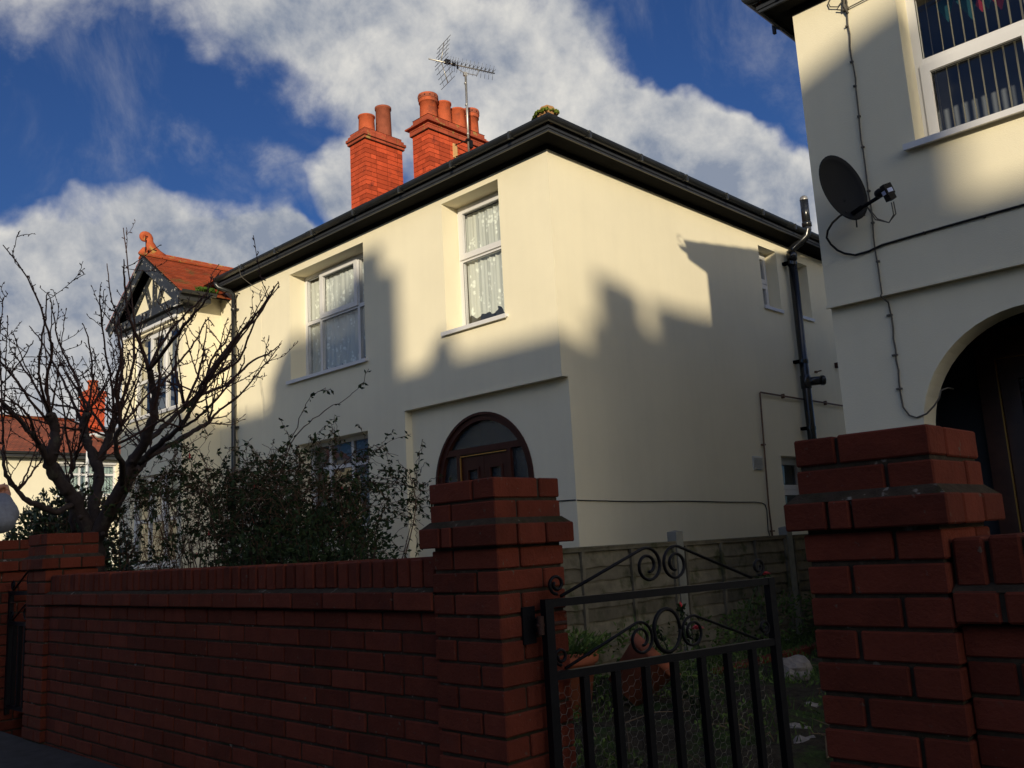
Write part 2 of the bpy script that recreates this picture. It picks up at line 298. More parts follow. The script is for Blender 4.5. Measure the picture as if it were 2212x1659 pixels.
# ------------------------------------------------------------------ mesh toolkit
class MB:
    def __init__(s): s.v = []; s.f = []; s.m = []; s.sm = []
    def add(s, vs, fs, mat=0, smooth=False):
        o = len(s.v); s.v += [tuple(p) for p in vs]
        for f in fs: s.f.append([i + o for i in f]); s.m.append(mat); s.sm.append(smooth)
    def box(s, a, b, mat=0):
        (x0, y0, z0), (x1, y1, z1) = a, b
        s.add([(x0, y0, z0), (x1, y0, z0), (x1, y1, z0), (x0, y1, z0), (x0, y0, z1), (x1, y0, z1), (x1, y1, z1), (x0, y1, z1)],
              [(0, 3, 2, 1), (4, 5, 6, 7), (0, 1, 5, 4), (1, 2, 6, 5), (2, 3, 7, 6), (3, 0, 4, 7)], mat)
    def obox(s, c, ax, ay, az, mat=0):
        c, ax, ay, az = V(c), V(ax), V(ay), V(az)
        p = [c + ax * i + ay * j + az * k for k in (-1, 1) for i, j in ((-1, -1), (1, -1), (1, 1), (-1, 1))]
        s.add(p, [(0, 3, 2, 1), (4, 5, 6, 7), (0, 1, 5, 4), (1, 2, 6, 5), (2, 3, 7, 6), (3, 0, 4, 7)], mat)
    def brick(s, a, b, ch=.004, j=.0015, mat=0):
        """a brick with worn, chamfered arrises"""
        a, b = V(a), V(b); vs = []
        for i in range(3):
            a[i] += random.uniform(-j, j); b[i] += random.uniform(-j, j)
        P = {}
        for cx in (0, 1):
            for cy in (0, 1):
                for cz in (0, 1):
                    base = V((b.x if cx else a.x, b.y if cy else a.y, b.z if cz else a.z)); cc = (cx, cy, cz)
                    for ax in range(3):      # vertex lying on the face normal to ax
                        p = base.copy()
                        for k in range(3):
                            if k != ax: p[k] += -ch if cc[k] else ch
                        P[(cc, ax)] = len(vs); vs.append(p)
        fs = []
        for ax in range(3):
            o = [k for k in range(3) if k != ax]
            for side in (0, 1):
                q = []
                for u_, v_ in ((0, 0), (1, 0), (1, 1), (0, 1)):
                    cc = [0, 0, 0]; cc[ax] = side; cc[o[0]] = u_; cc[o[1]] = v_; q.append(P[(tuple(cc), ax)])
                fs.append(q)
        for ax in range(3):                  # edges along ax
            o = [k for k in range(3) if k != ax]
            for u_ in (0, 1):
                for v_ in (0, 1):
                    c0 = [0, 0, 0]; c0[o[0]] = u_; c0[o[1]] = v_; c1 = list(c0); c1[ax] = 1
                    c0, c1 = tuple(c0), tuple(c1)
                    fs.append([P[(c0, o[0])], P[(c0, o[1])], P[(c1, o[1])], P[(c1, o[0])]])
        for cx in (0, 1):
            for cy in (0, 1):
                for cz in (0, 1): fs.append([P[((cx, cy, cz), 0)], P[((cx, cy, cz), 1)], P[((cx, cy, cz), 2)]])
        s.add(vs, fs, mat)
    def tube(s, pts, r, n=8, mat=0, caps=True, smooth=True, flat=1.0):
        pts = [V(p) for p in pts]; rs = r if isinstance(r, (list, tuple)) else [r] * len(pts)
        vs = []; fs = []; up = None
        for i, p in enumerate(pts):
            d = (pts[min(i + 1, len(pts) - 1)] - pts[max(i - 1, 0)])
            d = d.normalized() if d.length > 1e-9 else V((0, 0, 1))
            if up is None:
                up = d.orthogonal().normalized() if abs(d.z) > .9 else (V((0, 0, 1)) - d * d.z).normalized()
            else:
                up = up - d * up.dot(d)
                up = up.normalized() if up.length > 1e-6 else d.orthogonal().normalized()
            q = d.cross(up)
            for k in range(n):
                a = 2 * math.pi * k / n
                vs.append(p + (up * math.cos(a) + q * math.sin(a) * flat) * rs[i])
        for i in range(len(pts) - 1):
            for k in range(n):
                a, b = i * n + k, i * n + (k + 1) % n
                fs.append([a, b, b + n, a + n])
        if caps: fs.append(list(range(n))[::-1]); fs.append([len(vs) - n + k for k in range(n)])
        s.add(vs, fs, mat, smooth)
    def lathe(s, c, prof, n=24, mat=0, axis=None, smooth=True):
        """prof: list of (radius, height)"""
        ax = V(axis).normalized() if axis else V((0, 0, 1)); a1 = ax.orthogonal().normalized() if axis else V((1, 0, 0)); a2 = ax.cross(a1)
        vs = []; fs = []
        for r_, h in prof:
            for k in range(n):
                t = 2 * math.pi * k / n
                vs.append(V(c) + ax * h + (a1 * math.cos(t) + a2 * math.sin(t)) * r_)
        for i in range(len(prof) - 1):
            for k in range(n):
                a, b = i * n + k, i * n + (k + 1) % n; fs.append([a, b, b + n, a + n])
        s.add(vs, fs, mat, smooth)
    def plate(s, loops, F, t, mat=0, w0=0.0):
        """flat wall with holes: loops of (u, v); F maps (u, v, w) to the world; t = thickness"""
        tl = [[V((p[0], p[1], 0)) for p in lp] for lp in loops]
        flat = [p for lp in tl for p in lp]; tri = tessellate_polygon(tl); n = len(flat)
        vs = [F(p.x, p.y, w0) for p in flat] + [F(p.x, p.y, w0 + t) for p in flat]
        fs = [list(q) for q in tri] + [[i + n for i in q][::-1] for q in tri]
        o = 0
        for lp in tl:
            k = len(lp)
            for i in range(k): a, b = o + i, o + (i + 1) % k; fs.append([a, b, b + n, a + n])
            o += k
        s.add(vs, fs, mat)
    def prism(s, poly, F, w0, w1, mat=0):
        s.plate([poly], F, w1 - w0, mat, w0)
    def sphere(s, c, r, mat=0, n=10, k=6, sc=(1, 1, 1)):
        vs = []; fs = []
        for i in range(k + 1):
            th = math.pi * i / k
            for j in range(n):
                a = 2 * math.pi * j / n
                vs.append((c[0] + r * sc[0] * math.sin(th) * math.cos(a), c[1] + r * sc[1] * math.sin(th) * math.sin(a), c[2] + r * sc[2] * math.cos(th)))
        for i in range(k):
            for j in range(n): a, b = i * n + j, i * n + (j + 1) % n; fs.append([a, b, b + n, a + n])
        s.add(vs, fs, mat, True)
    def build(s, name, mats, parent=None, origin=None, fix=True):
        me = bpy.data.meshes.new(name)
        if not isinstance(mats, (list, tuple)): mats = [mats]
        xs = [p[0] for p in s.v]; ys = [p[1] for p in s.v]; zs = [p[2] for p in s.v]
        o = V(origin) if origin else V(((min(xs) + max(xs)) / 2, (min(ys) + max(ys)) / 2, min(zs)))
        me.from_pydata([(p[0] - o.x, p[1] - o.y, p[2] - o.z) for p in s.v], [], s.f)
        for mt in mats: me.materials.append(mt)
        me.polygons.foreach_set('material_index', s.m); me.polygons.foreach_set('use_smooth', s.sm)
        if fix:
            bm = bmesh.new(); bm.from_mesh(me)
            bmesh.ops.recalc_face_normals(bm, faces=bm.faces); bm.to_mesh(me); bm.free()
        me.update()
        ob = bpy.data.objects.new(name, me); col.objects.link(ob)
        pw = V((0, 0, 0)); q = parent
        while q is not None: pw = pw + q.location; q = q.parent
        ob.location = o - pw
        if parent: ob.parent = parent
        return ob
def thing(name, label, cat, loc, group=None):
    o = bpy.data.objects.new(name, None); o.empty_display_size = .2; col.objects.link(o); o.location = loc
    return tag(o, label, cat, group)
def tag(o, label, cat=None, group=None, kind=None):
    o['label'] = label
    if cat: o['category'] = cat
    if group: o['group'] = group
    if kind: o['kind'] = kind
    return o
def struct(o):
    o['kind'] = 'structure'; return o
def front(Y):      # a wall facing the street: u = X, v = Z, w = into the house
    return lambda u, v, w_: V((u, Y + w_, v))
def side(X):       # a wall facing +X: u = Y, v = Z, w = into the house
    return lambda u, v, w_: V((X - w_, u, v))
def rect(u0, u1, v0, v1): return [(u0, v0), (u1, v0), (u1, v1), (u0, v1)]
def fbox(mb, F, u0, u1, v0, v1, w0, w1, mat=0):
    mb.plate([rect(u0, u1, v0, v1)], F, w1 - w0, mat, w0)

# ------------------------------------------------------------------ ground
def sheet(name, x0, x1, y0, y1, z, nx, ny, m, amp=0.0, sc=2.0):
    mb = MB(); vs = []; fs = []
    for j in range(ny + 1):
        for i in range(nx + 1):
            x = x0 + (x1 - x0) * i / nx; y = y0 + (y1 - y0) * j / ny
            vs.append((x, y, z + (amp * noise.fractal(V((x * sc, y * sc, 0)), .8, 2.0, 4) if amp else 0)))
    for j in range(ny):
        for i in range(nx):
            a = j * (nx + 1) + i; fs.append([a, a + 1, a + nx + 2, a + nx + 1])
    mb.add(vs, fs, 0, bool(amp)); return struct(mb.build(name, m, origin=(0, 0, z)))
sheet('ground', -900, 900, -900, 900, GZ - .16, 4, 4, M_soil)
sheet('road', -60, 60, -7.4, .3, GZ - .12, 4, 2, M_asph)
mb = MB(); mb.box((-60, .3, GZ - .30), (60, 2.12, GZ)); struct(mb.build('pavement', M_paving))
mb = MB(); mb.box((-60, .17, GZ - .30), (60, .297, GZ + .004)); struct(mb.build('kerb', M_conc))
sheet('garden', -7.4, -4.4, 2.36, 6.9, GZ + .02, 30, 40, M_soil, .05)
sheet('garden', -4.4, .6, 2.36, 9.5, GZ + .03, 60, 80, M_soil, .06)
sheet('garden', -25, -7.4, 2.36, 6.9, GZ, 30, 20, M_soil, .04)
sheet('side_path', -5.8, -2.9, 9.5, 16, GZ + .02, 4, 4, M_paving)
sheet('far_road', -26, -17.5, -40, 60, GZ - .10, 2, 2, M_asph)

# ------------------------------------------------------------------ brickwork
BH, BJ = .065, .010      # brick height, joint
def pier(name, x0, y0, ztop, zbot, label, group, band=2, s=.327, flip=0):
    """one and a half brick square gate pier with a projecting band near the top"""
    mb = MB(); a, b = .215, .1025
    z = ztop; k = 0
    while z > zbot:
        h = .068 if k < 3 else BH
        zz = z - h
        if k == band:
            e = .030
            X0, X1, Y0, Y1 = x0 - e, x0 + s + e, y0 - e, y0 + s + e; S = X1 - X0; c = .062
            mb.brick((X1 - .215, Y0, zz), (X1, Y0 + .1, zz + h)); mb.brick((X0, Y0, zz), (X0 + .105, Y0 + .1, zz + h)); mb.brick((X0 + .113, Y0, zz), (X1 - .223, Y0 + .1, zz + h))
            mb.brick((X1 - .1, Y0 + .108, zz), (X1, Y1 - .15, zz + h)); mb.brick((X1 - .1, Y1 - .142, zz), (X1, Y1, zz + h))
            mb.brick((X0, Y0 + .108, zz), (X0 + .1, Y1, zz + h)); mb.brick((X0 + .108, Y1 - .1, zz), (X1 - .108, Y1, zz + h))
            mb.box((X0 + .012, Y0 + .012, zz + .004), (X1 - .012, Y1 - .012, zz + h - .004), 1)
            # sloping mortar fillet on top of the band
            pts = [(X0 + .004, Y0 + .004, zz + h - .001), (X1 - .004, Y0 + .004, zz + h - .001), (X1 - .004, Y1 - .004, zz + h - .001), (X0 + .004, Y1 - .004, zz + h - .001),
                   (x0 - .001, y0 - .001, zz + h + .022), (x0 + s + .001, y0 - .001, zz + h + .022), (x0 + s + .001, y0 + s + .001, zz + h + .022), (x0 - .001, y0 + s + .001, zz + h + .022)]
            mb.add(pts, [(0, 1, 5, 4), (1, 2, 6, 5), (2, 3, 7, 6), (3, 0, 4, 7), (4, 5, 6, 7), (0, 3, 2, 1)], 1)
        else:
            g = s - a - b; g2 = b + (s - a - b)
            if (k + flip) % 2 == 0:
                Q = [((s - b, 0), (s, a)), ((0, 0), (a, b)), ((0, s - a), (b, s)), ((b + g, s - b), (s, s))]
            else:
                Q = [((s - a, 0), (s, b)), ((s - b, s - a), (s, s)), ((0, s - b), (a, s)), ((0, 0), (b, a))]
            for (p, q), (r_, t_) in Q:
                mb.brick((x0 + p, y0 + q, zz), (x0 + r_, y0 + t_, zz + h))
        z = zz - BJ; k += 1
    mb.box((x0 + .009, y0 + .009, zbot), (x0 + s - .009, y0 + s - .009, ztop - .006), 1)
    o = mb.build(name, [M_brick, M_mort])
    return tag(o, label, 'pier', group)
YW = 2.10
G_P = 'brick gate piers along the pavement'
pier('gate_pier', -2.447, YW, .225, GZ - .1, 'brick gate pier in the middle, carrying the hinge of the open gate', G_P)
pier('gate_pier', -1.052, YW, .217, GZ - .1, 'nearest and largest brick gate pier, in front of the open arched porch', G_P, flip=1)
pier('gate_pier', -6.527, YW, .233, GZ - .1, 'brick gate pier at the far left end of the wall, under the bare tree', G_P)
pier('gate_pier', -7.727, YW, .236, GZ - .1, 'brick gate pier at the left edge of the photo, beyond the far scrolled gate', G_P)

def garden_wall(name, x0, x1, label, zt=-.03):
    mb = MB(); y0 = YW + .03; yb = y0 + .215
    # brick-on-edge coping
    x = x1 - .012; n = 0
    while x - .066 > x0:
        dz = random.uniform(-.003, .003)
        mb.brick((x - .064, y0 - .006 + random.uniform(-.003, .003), zt - .105 + dz), (x, yb + .006, zt + dz), .006, .001); x -= .0755 + random.uniform(-.001, .001)
    mb.box((x0, y0 + .006, zt - .11), (x1, yb - .006, zt - .012), 1)
    # oversailing course
    z1 = zt - .117; z0 = z1 - BH; x = x1 - .004
    while x > x0 + .02:
        w_ = min(.215, x - x0)
        mb.brick((x - w_, y0 - .034, z0), (x, y0 + .07, z1), .005); mb.brick((x - w_, yb - .07, z0), (x, yb + .034, z1), .005); x -= w_ + BJ
    mb.box((x0, y0 - .026, z0 + .003), (x1, yb + .026, z1 - .003), 1)
    mb.add([(x0, y0 - .031, z1 - .001), (x1, y0 - .031, z1 - .001), (x1, y0 + .004, z1 + .018), (x0, y0 + .004, z1 + .018)], [(0, 1, 2, 3)], 1)
    z1 = z0 - BJ; k = 0
    while z1 > GZ - .06:
        z0 = z1 - BH; x = x1 - (.0 if k % 2 else .1125)
        if not k % 2: mb.brick((x1 - .1025, y0, z0), (x1, y0 + .1, z1))
        while x > x0 + .02:
            w_ = min(.215, x - x0); dy = random.uniform(-.002, .002)
            mb.brick((x - w_, y0 + dy, z0), (x, y0 + .1, z1)); 
            mb.box((x - w_, yb - .1, z0), (x, yb, z1)); x -= w_ + BJ
        z1 = z0 - BJ; k += 1
    mb.box((x0, y0 + .007, GZ - .1), (x1, yb - .007, zt - .19), 1)
    return tag(mb.build(name, [M_brick, M_mort]), label, 'wall', 'brick garden walls along the pavement')
garden_wall('garden_wall', -6.2, -2.449, 'long dark brick garden wall with upright coping bricks between the left and middle piers')
garden_wall('garden_wall', -.723, 3.2, 'short stretch of brick garden wall at the right edge, right of the nearest pier', -.037)
garden_wall('garden_wall', -15.0, -7.729, 'brick garden wall leading away beyond the pier at the left edge')

# mortar stains and a snail shell on the near pier, kept inside the pier material
def ring(mb, x0, x1, y0, y1, z0, h, k, mat=0, core=1, L_=.215, wd=.1, joint=.009, rec=.007):
    def run(a, b, off):
        out_ = []; p = a
        first = L_ - off if off else L_
        while p < b - .01:
            q = min(b, p + first)
            if b - q < .05: q = b
            out_.append((p, q - (joint if q < b else 0))); p = q; first = L_
        return out_
    if k % 2:
        for p, q in run(x0, x1, .0): mb.box((p, y0, z0), (q, y0 + wd, z0 + h), mat); mb.box((p, y1 - wd, z0), (q, y1, z0 + h), mat)
        for p, q in run(y0 + wd + joint, y1 - wd - joint, .105): mb.box((x1 - wd, p, z0), (x1, q, z0 + h), mat); mb.box((x0, p, z0), (x0 + wd, q, z0 + h), mat)
    else:
        for p, q in run(y0, y1, .0): mb.box((x1 - wd, p, z0), (x1, q, z0 + h), mat); mb.box((x0, p, z0), (x0 + wd, q, z0 + h), mat)
        for p, q in run(x0 + wd + joint, x1 - wd - joint, .105): mb.box((p, y0, z0), (q, y0 + wd, z0 + h), mat); mb.box((p, y1 - wd, z0), (q, y1, z0 + h), mat)
    mb.box((x0 + rec, y0 + rec, z0 - joint), (x1 - rec, y1 - rec, z0 + h - .001), core)
def pot_prof(r_, h, kind):
    if kind == 'vent':
        return [(r_ * 1.0, 0), (r_ * .94, h * .70), (r_ * 1.06, h * .70), (r_ * 1.06, h * .75), (r_ * .98, h * .76), (r_ * 1.12, h * .84), (r_ * 1.14, h * .96), (r_ * 1.10, h), (r_ * .92, h), (r_ * .88, h * .6)]
    return [(r_, 0), (r_ * .92, h * .93), (r_ * 1.02, h * .94), (r_ * 1.02, h), (r_ * .86, h), (r_ * .82, h * .6)]
def chimney(parent, x0, x1, y0, y1, zb, zs, ztop, pots, big):
    """stack from zb to zs, then an oversailing capping to ztop"""
    mb = MB(); z = zs; k = 0
    while z > zb: ring(mb, x0, x1, y0, y1, z - .068, .068, k); z -= .075; k += 1
    st = mb.build('chimney', [M_cb, M_cm], parent)
    cp = MB(); n = 3; steps = (.030, .048, .022, -.005) if not big else (.032, .032, .012, -.010)
    z = zs + .008; h = (ztop - zs - .008) / len(steps)
    for i, e in enumerate(steps):
        ring(cp, x0 - e, x1 + e, y0 - e, y1 + e, z, h - .006, i); z += h
    if big:    # thin projecting tile drip under the top courses
        e = .085; zz = zs + .008 + 2 * h - .012
        cp.box((x0 - e, y0 - e, zz - .018), (x1 + e, y1 + e, zz + .006), 0)
    # mortar flaunching
    zf = z - .004
    cp.add([(x0 - .0, y0, zf), (x1, y0, zf), (x1, y1, zf), (x0, y1, zf), (x0 + .12, y0 + .12, zf + .05), (x1 - .12, y0 + .12, zf + .05), (x1 - .12, y1 - .12, zf + .05), (x0 + .12, y1 - .12, zf + .05)],
           [(0, 1, 5, 4), (1, 2, 6, 5), (2, 3, 7, 6), (3, 0, 4, 7), (4, 5, 6, 7)], 0)
    cp.build('capping', [M_cbd, M_cm], st)
    for (px, py, r_, h, kind, m_) in pots:
        pb = MB(); pb.lathe((px, py, zf - .02), pot_prof(r_, h + .02, kind), 28)
        if kind == 'vent':
            for q in range(12):
                a = 2 * math.pi * q / 12
                c = V((px + math.cos(a) * r_ * 1.135, py + math.sin(a) * r_ * 1.135, zf + h * .885))
                pb.tube([c, c + V((math.cos(a), math.sin(a), 0)) * .004], .011, 6, 1)
            # darker crown
            pb.lathe((px, py, zf - .02), [(r_ * 1.122, h * .86), (r_ * 1.145, h * .97), (r_ * 1.12, h * 1.02)], 28, 2)
        pb.lathe((px, py, zf), [(r_ * .9, h * .72), (.001, h * .72)], 20, 1)
        pb.build('chimney_pot', [m_, M_void, M_potd], st)
    return st

# ------------------------------------------------------------------ windows, gutters and so on
def window(parent, F, u0, u1, v0, v1, w0, mull=(), trans=(), sash=(), fw_=.052, bar=.05, gl=None, sill=True, curtain=None, name='window', sill_out=.05, wall_w=None, skip_sill=False, room=1.4, sill_ext=.05, rext=.35):
    """frame filling the opening u0..u1, v0..v1 at depth w0; mull / trans are bar centres; sash: (col, row) with a raised opener frame"""
    gl = gl or M_glass; mb = MB(); d = .06
    us = [u0] + list(mull) + [u1]; vs = [v0] + list(trans) + [v1]
    fbox(mb, F, u0, u0 + fw_, v0, v1, w0, w0 + d); fbox(mb, F, u1 - fw_, u1, v0, v1, w0, w0 + d)
    fbox(mb, F, u0 + fw_, u1 - fw_, v0, v0 + fw_, w0 + .002, w0 + d); fbox(mb, F, u0 + fw_, u1 - fw_, v1 - fw_, v1, w0 + .002, w0 + d)
    for m_ in mull: fbox(mb, F, m_ - bar / 2, m_ + bar / 2, v0 + fw_, v1 - fw_, w0 + .003, w0 + d)
    edges = [u0 + fw_] + [x for m_ in mull for x in (m_ - bar / 2, m_ + bar / 2)] + [u1 - fw_]
    vedges = [v0 + fw_] + [x for m_ in trans for x in (m_ - bar / 2, m_ + bar / 2)] + [v1 - fw_]
    for t_ in trans:
        for i in range(0, len(edges), 2): fbox(mb, F, edges[i], edges[i + 1], t_ - bar / 2, t_ + bar / 2, w0 + .005, w0 + d)
    cells = []
    for i in range(0, len(edges), 2):
        for j in range(0, len(vedges), 2): cells.append((i // 2, j // 2, edges[i], edges[i + 1], vedges[j], vedges[j + 1]))
    for ci, cj, a, b, c, e in cells:
        if (ci, cj) in sash:
            o = .022; s_ = .045
            for (p, q, r_, t_) in ((a - o, a + s_, c - o, e + o), (b - s_, b + o, c - o, e + o), (a + s_, b - s_, c - o, c + s_), (a + s_, b - s_, e - s_, e + o)):
                fbox(mb, F, p, q, r_, t_, w0 - .018, w0 + .03)
    fr = mb.build(name, M_upvc, parent)
    g = MB(); gk = MB()
    for ci, cj, a, b, c, e in cells:
        s_ = .045 if (ci, cj) in sash else 0
        a += s_; b -= s_; c += s_; e -= s_
        g.add([F(a - .004, c - .004, w0 + .028), F(b + .004, c - .004, w0 + .028), F(b + .004, e + .004, w0 + .028), F(a - .004, e + .004, w0 + .028)], [(0, 1, 2, 3)], 0)
        zz = .012
        for (p, q, r_, t_) in ((a, a + .006, c, e), (b - .006, b, c, e), (a, b, c, c + .006), (a, b, e - .006, e)):
            gk.add([F(p, r_, w0 + zz), F(q, r_, w0 + zz), F(q, t_, w0 + zz), F(p, t_, w0 + zz)], [(0, 1, 2, 3)], 0)
    pane = g.build('pane', gl, fr); gk.build('gasket', M_upvcd, fr)
    if not skip_sill:
        sb = MB(); fbox(sb, F, u0 - sill_ext, u1 + sill_ext, v0 - .035, v0 - .002, -sill_out, w0 + .02)
        fbox(sb, F, u0 - sill_ext + .004, u1 + sill_ext - .004, v0 - .047, v0 - .035, -sill_out, -sill_out + .02)
        sb.build('sill', M_upvc, fr)
    # the room behind
    rb = MB(); e_ = rext
    A, B, C_, D_, W0, W1 = u0 - e_, u1 + e_, v0 - .5, v1 + .12, w0 + .08, w0 + room
    rb.plate([rect(A, B, C_, D_)], F, .02, 0, W1)
    for (p, q, r_, t_) in ((A - .02, A, C_, D_), (B, B + .02, C_, D_), (A, B, C_ - .02, C_), (A, B, D_, D_ + .02)): rb.plate([rect(p, q, r_, t_)], F, W1 - W0, 0, W0)
    rb.build('room', M_room, fr)
    return fr, pane
def net(parent, F, u0, u1, v0, v1, w0, folds=9, scallop=.05, seed=0, name='net_curtain'):
    rnd = random.Random(seed); nu, nv = 90, 26; vs = []; fs = []; ph = [rnd.uniform(0, 6.3) for _ in range(4)]
    for j in range(nv + 1):
        for i in range(nu + 1):
            s_ = i / nu; u = u0 + (u1 - u0) * s_
            x = s_ * folds * 2 * math.pi
            wv_ = .013 * math.sin(x + ph[0] + 1.3 * math.sin(x * .31 + ph[1])) + .007 * math.sin(x * 2.3 + ph[2])
            bot = v0 + scallop * abs(math.sin(s_ * (u1 - u0) / .22 * math.pi + ph[3])) + .02 * math.sin(x * .7)
            v = bot + (v1 - bot) * j / nv
            vs.append(F(u, v, w0 + wv_ * (1.1 - .5 * j / nv)))
    for j in range(nv):
        for i in range(nu): a = j * (nu + 1) + i; fs.append([a, a + 1, a + nu + 2, a + nu + 1])
    mb = MB(); mb.add(vs, fs, 0, True); return mb.build(name, M_lace, parent, fix=False)
def halfround(mb, path, r_=.056, n=8, mat=0):
    """half round gutter swept along a horizontal path"""
    pts = [V(p) for p in path]; vs = []; fs = []
    for i, p in enumerate(pts):
        d0 = (pts[i] - pts[i - 1]).normalized() if i else (pts[1] - pts[0]).normalized()
        d1 = (pts[i + 1] - pts[i]).normalized() if i < len(pts) - 1 else d0
        n0 = V((d0.y, -d0.x, 0)); n1_ = V((d1.y, -d1.x, 0)); nn = (n0 + n1_); nn = nn / nn.dot(n0)
        for k in range(n + 1):
            a = math.pi * k / n; vs.append(p + nn * math.cos(a) * r_ - V((0, 0, 1)) * math.sin(a) * r_)
        for k in range(n + 1):
            a = math.pi * (n - k) / n; vs.append(p + nn * math.cos(a) * (r_ - .005) - V((0, 0, 1)) * math.sin(a) * (r_ - .005))
    q = 2 * (n + 1)
    for i in range(len(pts) - 1):
        for k in range(q): a, b = i * q + k, i * q + (k + 1) % q; fs.append([a, b, b + q, a + q])
    fs.append(list(range(q))); fs.append([len(vs) - q + k for k in range(q)])
    mb.add(vs, fs, mat, False)
def gutter(parent, path, step=.92, first=.5, r_=.056):
    mb = MB(); halfround(mb, path, r_)
    for i in range(len(path) - 1):
        a, b = V(path[i]), V(path[i + 1]); d = (b - a).normalized(); ln = (b - a).length; t = first
        k = 0
        while t < ln - .05:
            c = a + d * t
            halfround(mb, [c - d * .014, c + d * .014], r_ + .009)
            nrm = V((d.y, -d.x, 0))
            mb.obox(c - nrm * (r_ + .004) - V((0, 0, .045)), d * .014, nrm * .012, V((0, 0, .04)))
            if k % 3 == 1: halfround(mb, [c + d * .10 - d * .05, c + d * .10 + d * .05], r_ + .006)
            t += step; k += 1
    return mb.build('gutter', M_gut, parent)
def arch_pts(cx, cz, r_, n=28): return [(cx - r_ * math.cos(math.pi * k / n), cz + r_ * math.sin(math.pi * k / n)) for k in range(n + 1)]

# ================================================================== the cream house in the middle
XA, YA, ZS = -5.83, 6.82, 4.155
A = thing('house', 'cream rendered semi-detached house with black eaves, two brick chimneys and half-timbered gable', 'house', (-9.3, 10.6, GZ), 'cream rendered houses of the street')
FA = front(YA)
mb = MB()
out_l = [(-12.83, GZ - .1), (-8.34, GZ - .1), (-8.34, 1.656), (XA, 1.656), (XA, ZS), (-12.83, ZS)]
mb.plate([out_l, rect(-7.53, -6.58, 2.46, 4.02), rect(-10.83, -9.08, 2.43, 3.985), rect(-10.66, -9.08, .32, 1.51)], FA, .30)
ap = [(-7.93, GZ)] + arch_pts(-7.16, .70, .77) + [(-6.39, GZ)]
mb.plate([[(-8.34, GZ - .1), (XA, GZ - .1), (XA, 1.656), (-8.34, 1.656)], [(-7.93, GZ - .02)] + arch_pts(-7.16, .70, .77) + [(-6.39, GZ - .02)]], FA, .197, 0, .103)
mb.box((-8.345, YA - .008, 1.650), (XA + .014, YA + .012, 1.672))
mb.plate([rect(YA + .30, 15.6, GZ - .1, ZS), rect(11.235, 11.74, 3.08, 3.955), rect(12.19, 12.70, 3.09, 3.93), rect(11.24, 12.1, .15, .985)], side(XA), .28)
# bay under the gable, and the hidden far and back walls
mb.plate([rect(-15.03, -12.83, GZ - .1, 3.92), rect(-14.62, -12.97, 2.35, 3.70), rect(-14.62, -12.97, .0, 1.38)], front(6.20), .25)
mb.plate([rect(6.45, 7.12, GZ - .1, ZS)], side(-12.83), .25)
mb.plate([rect(6.45, 15.6, GZ - .1, ZS)], side(-14.78), .25)
mb.plate([rect(-14.78, XA - .28, GZ - .1, ZS)], front(15.3), .30)
# gable panel of the bay
mb.plate([[(-15.0, 3.9), (-12.86, 3.9), (-13.93, 4.78)]], front(6.27), .1)
# thin render beads at the seams
mb.box((-11.605, YA - .0025, GZ), (-11.60, YA + .01, ZS - .001)); mb.box((XA - .004, YA - .003, 1.68), (XA + .003, YA + .004, ZS - .001))
wallA = mb.build('wall', render_cream, A)
# eaves: soffit, fascia
mb = MB(); o_ = .235
mb.box((-12.5, YA - o_, ZS), (XA + o_, YA + .0, ZS + .018)); mb.box((XA, YA, ZS + .0005), (XA + o_, 15.9, ZS + .018))
mb.box((-15.4, 15.6, ZS + .001), (XA, 15.9, ZS + .018))
mb.box((-12.5, YA - .014, 4.104), (XA + .014, YA - .0005, ZS - .0005)); mb.box((XA + .0005, YA - .0004, 4.104), (XA + .014, 15.6, ZS - .0005))
mb.build('soffit', M_soff, A)
mb = MB()
mb.box((-12.45, YA - o_ - .022, ZS - .012), (XA + o_ + .022, YA - o_ - .001, ZS + .105)); mb.box((XA + o_ + .001, YA - o_ - .001, ZS - .012), (XA + o_ + .022, 15.92, ZS + .105))
mb.box((-12.45, YA - o_ - .034, ZS + .012), (XA + o_ + .034, YA - o_ - .023, ZS + .040)); mb.box((XA + o_ + .023, YA - o_ - .023, ZS + .012), (XA + o_ + .034, 15.92, ZS + .040))
mb.build('fascia', M_fascia, A)
gz = ZS + .118
gutter(A, [(XA + o_ + .062, 15.9, gz), (XA + o_ + .062, YA - o_ - .062, gz), (-12.42, YA - o_ - .062, gz - .006)])
gutter(A, [(-12.46, YA - o_ - .04, 4.03), (-12.46, 5.98, 4.025)], .5, .12, .05)
# hipped main roof
def tilerow(mb, p, d, up, n, gauge, wid, L_, mat=0):
    pass
mb = MB(); tp = math.tan(R(29.5)); e0 = ZS + .115
x0, x1, y0, y1 = -15.4, XA + o_ + .05, YA - o_ - .05, 15.95; hw = (y1 - y0) / 2; rz = e0 + hw * tp
mb.add([(x0, y0, e0), (x1, y0, e0), (x1, y1, e0), (x0, y1, e0), (x0 + hw, y0 + hw, rz), (x1 - hw, y0 + hw, rz)], [(0, 1, 5, 4), (1, 2, 5), (2, 3, 4, 5), (3, 0, 4), (0, 3, 2, 1)])
roofA = mb.build('roof', M_slate, A)
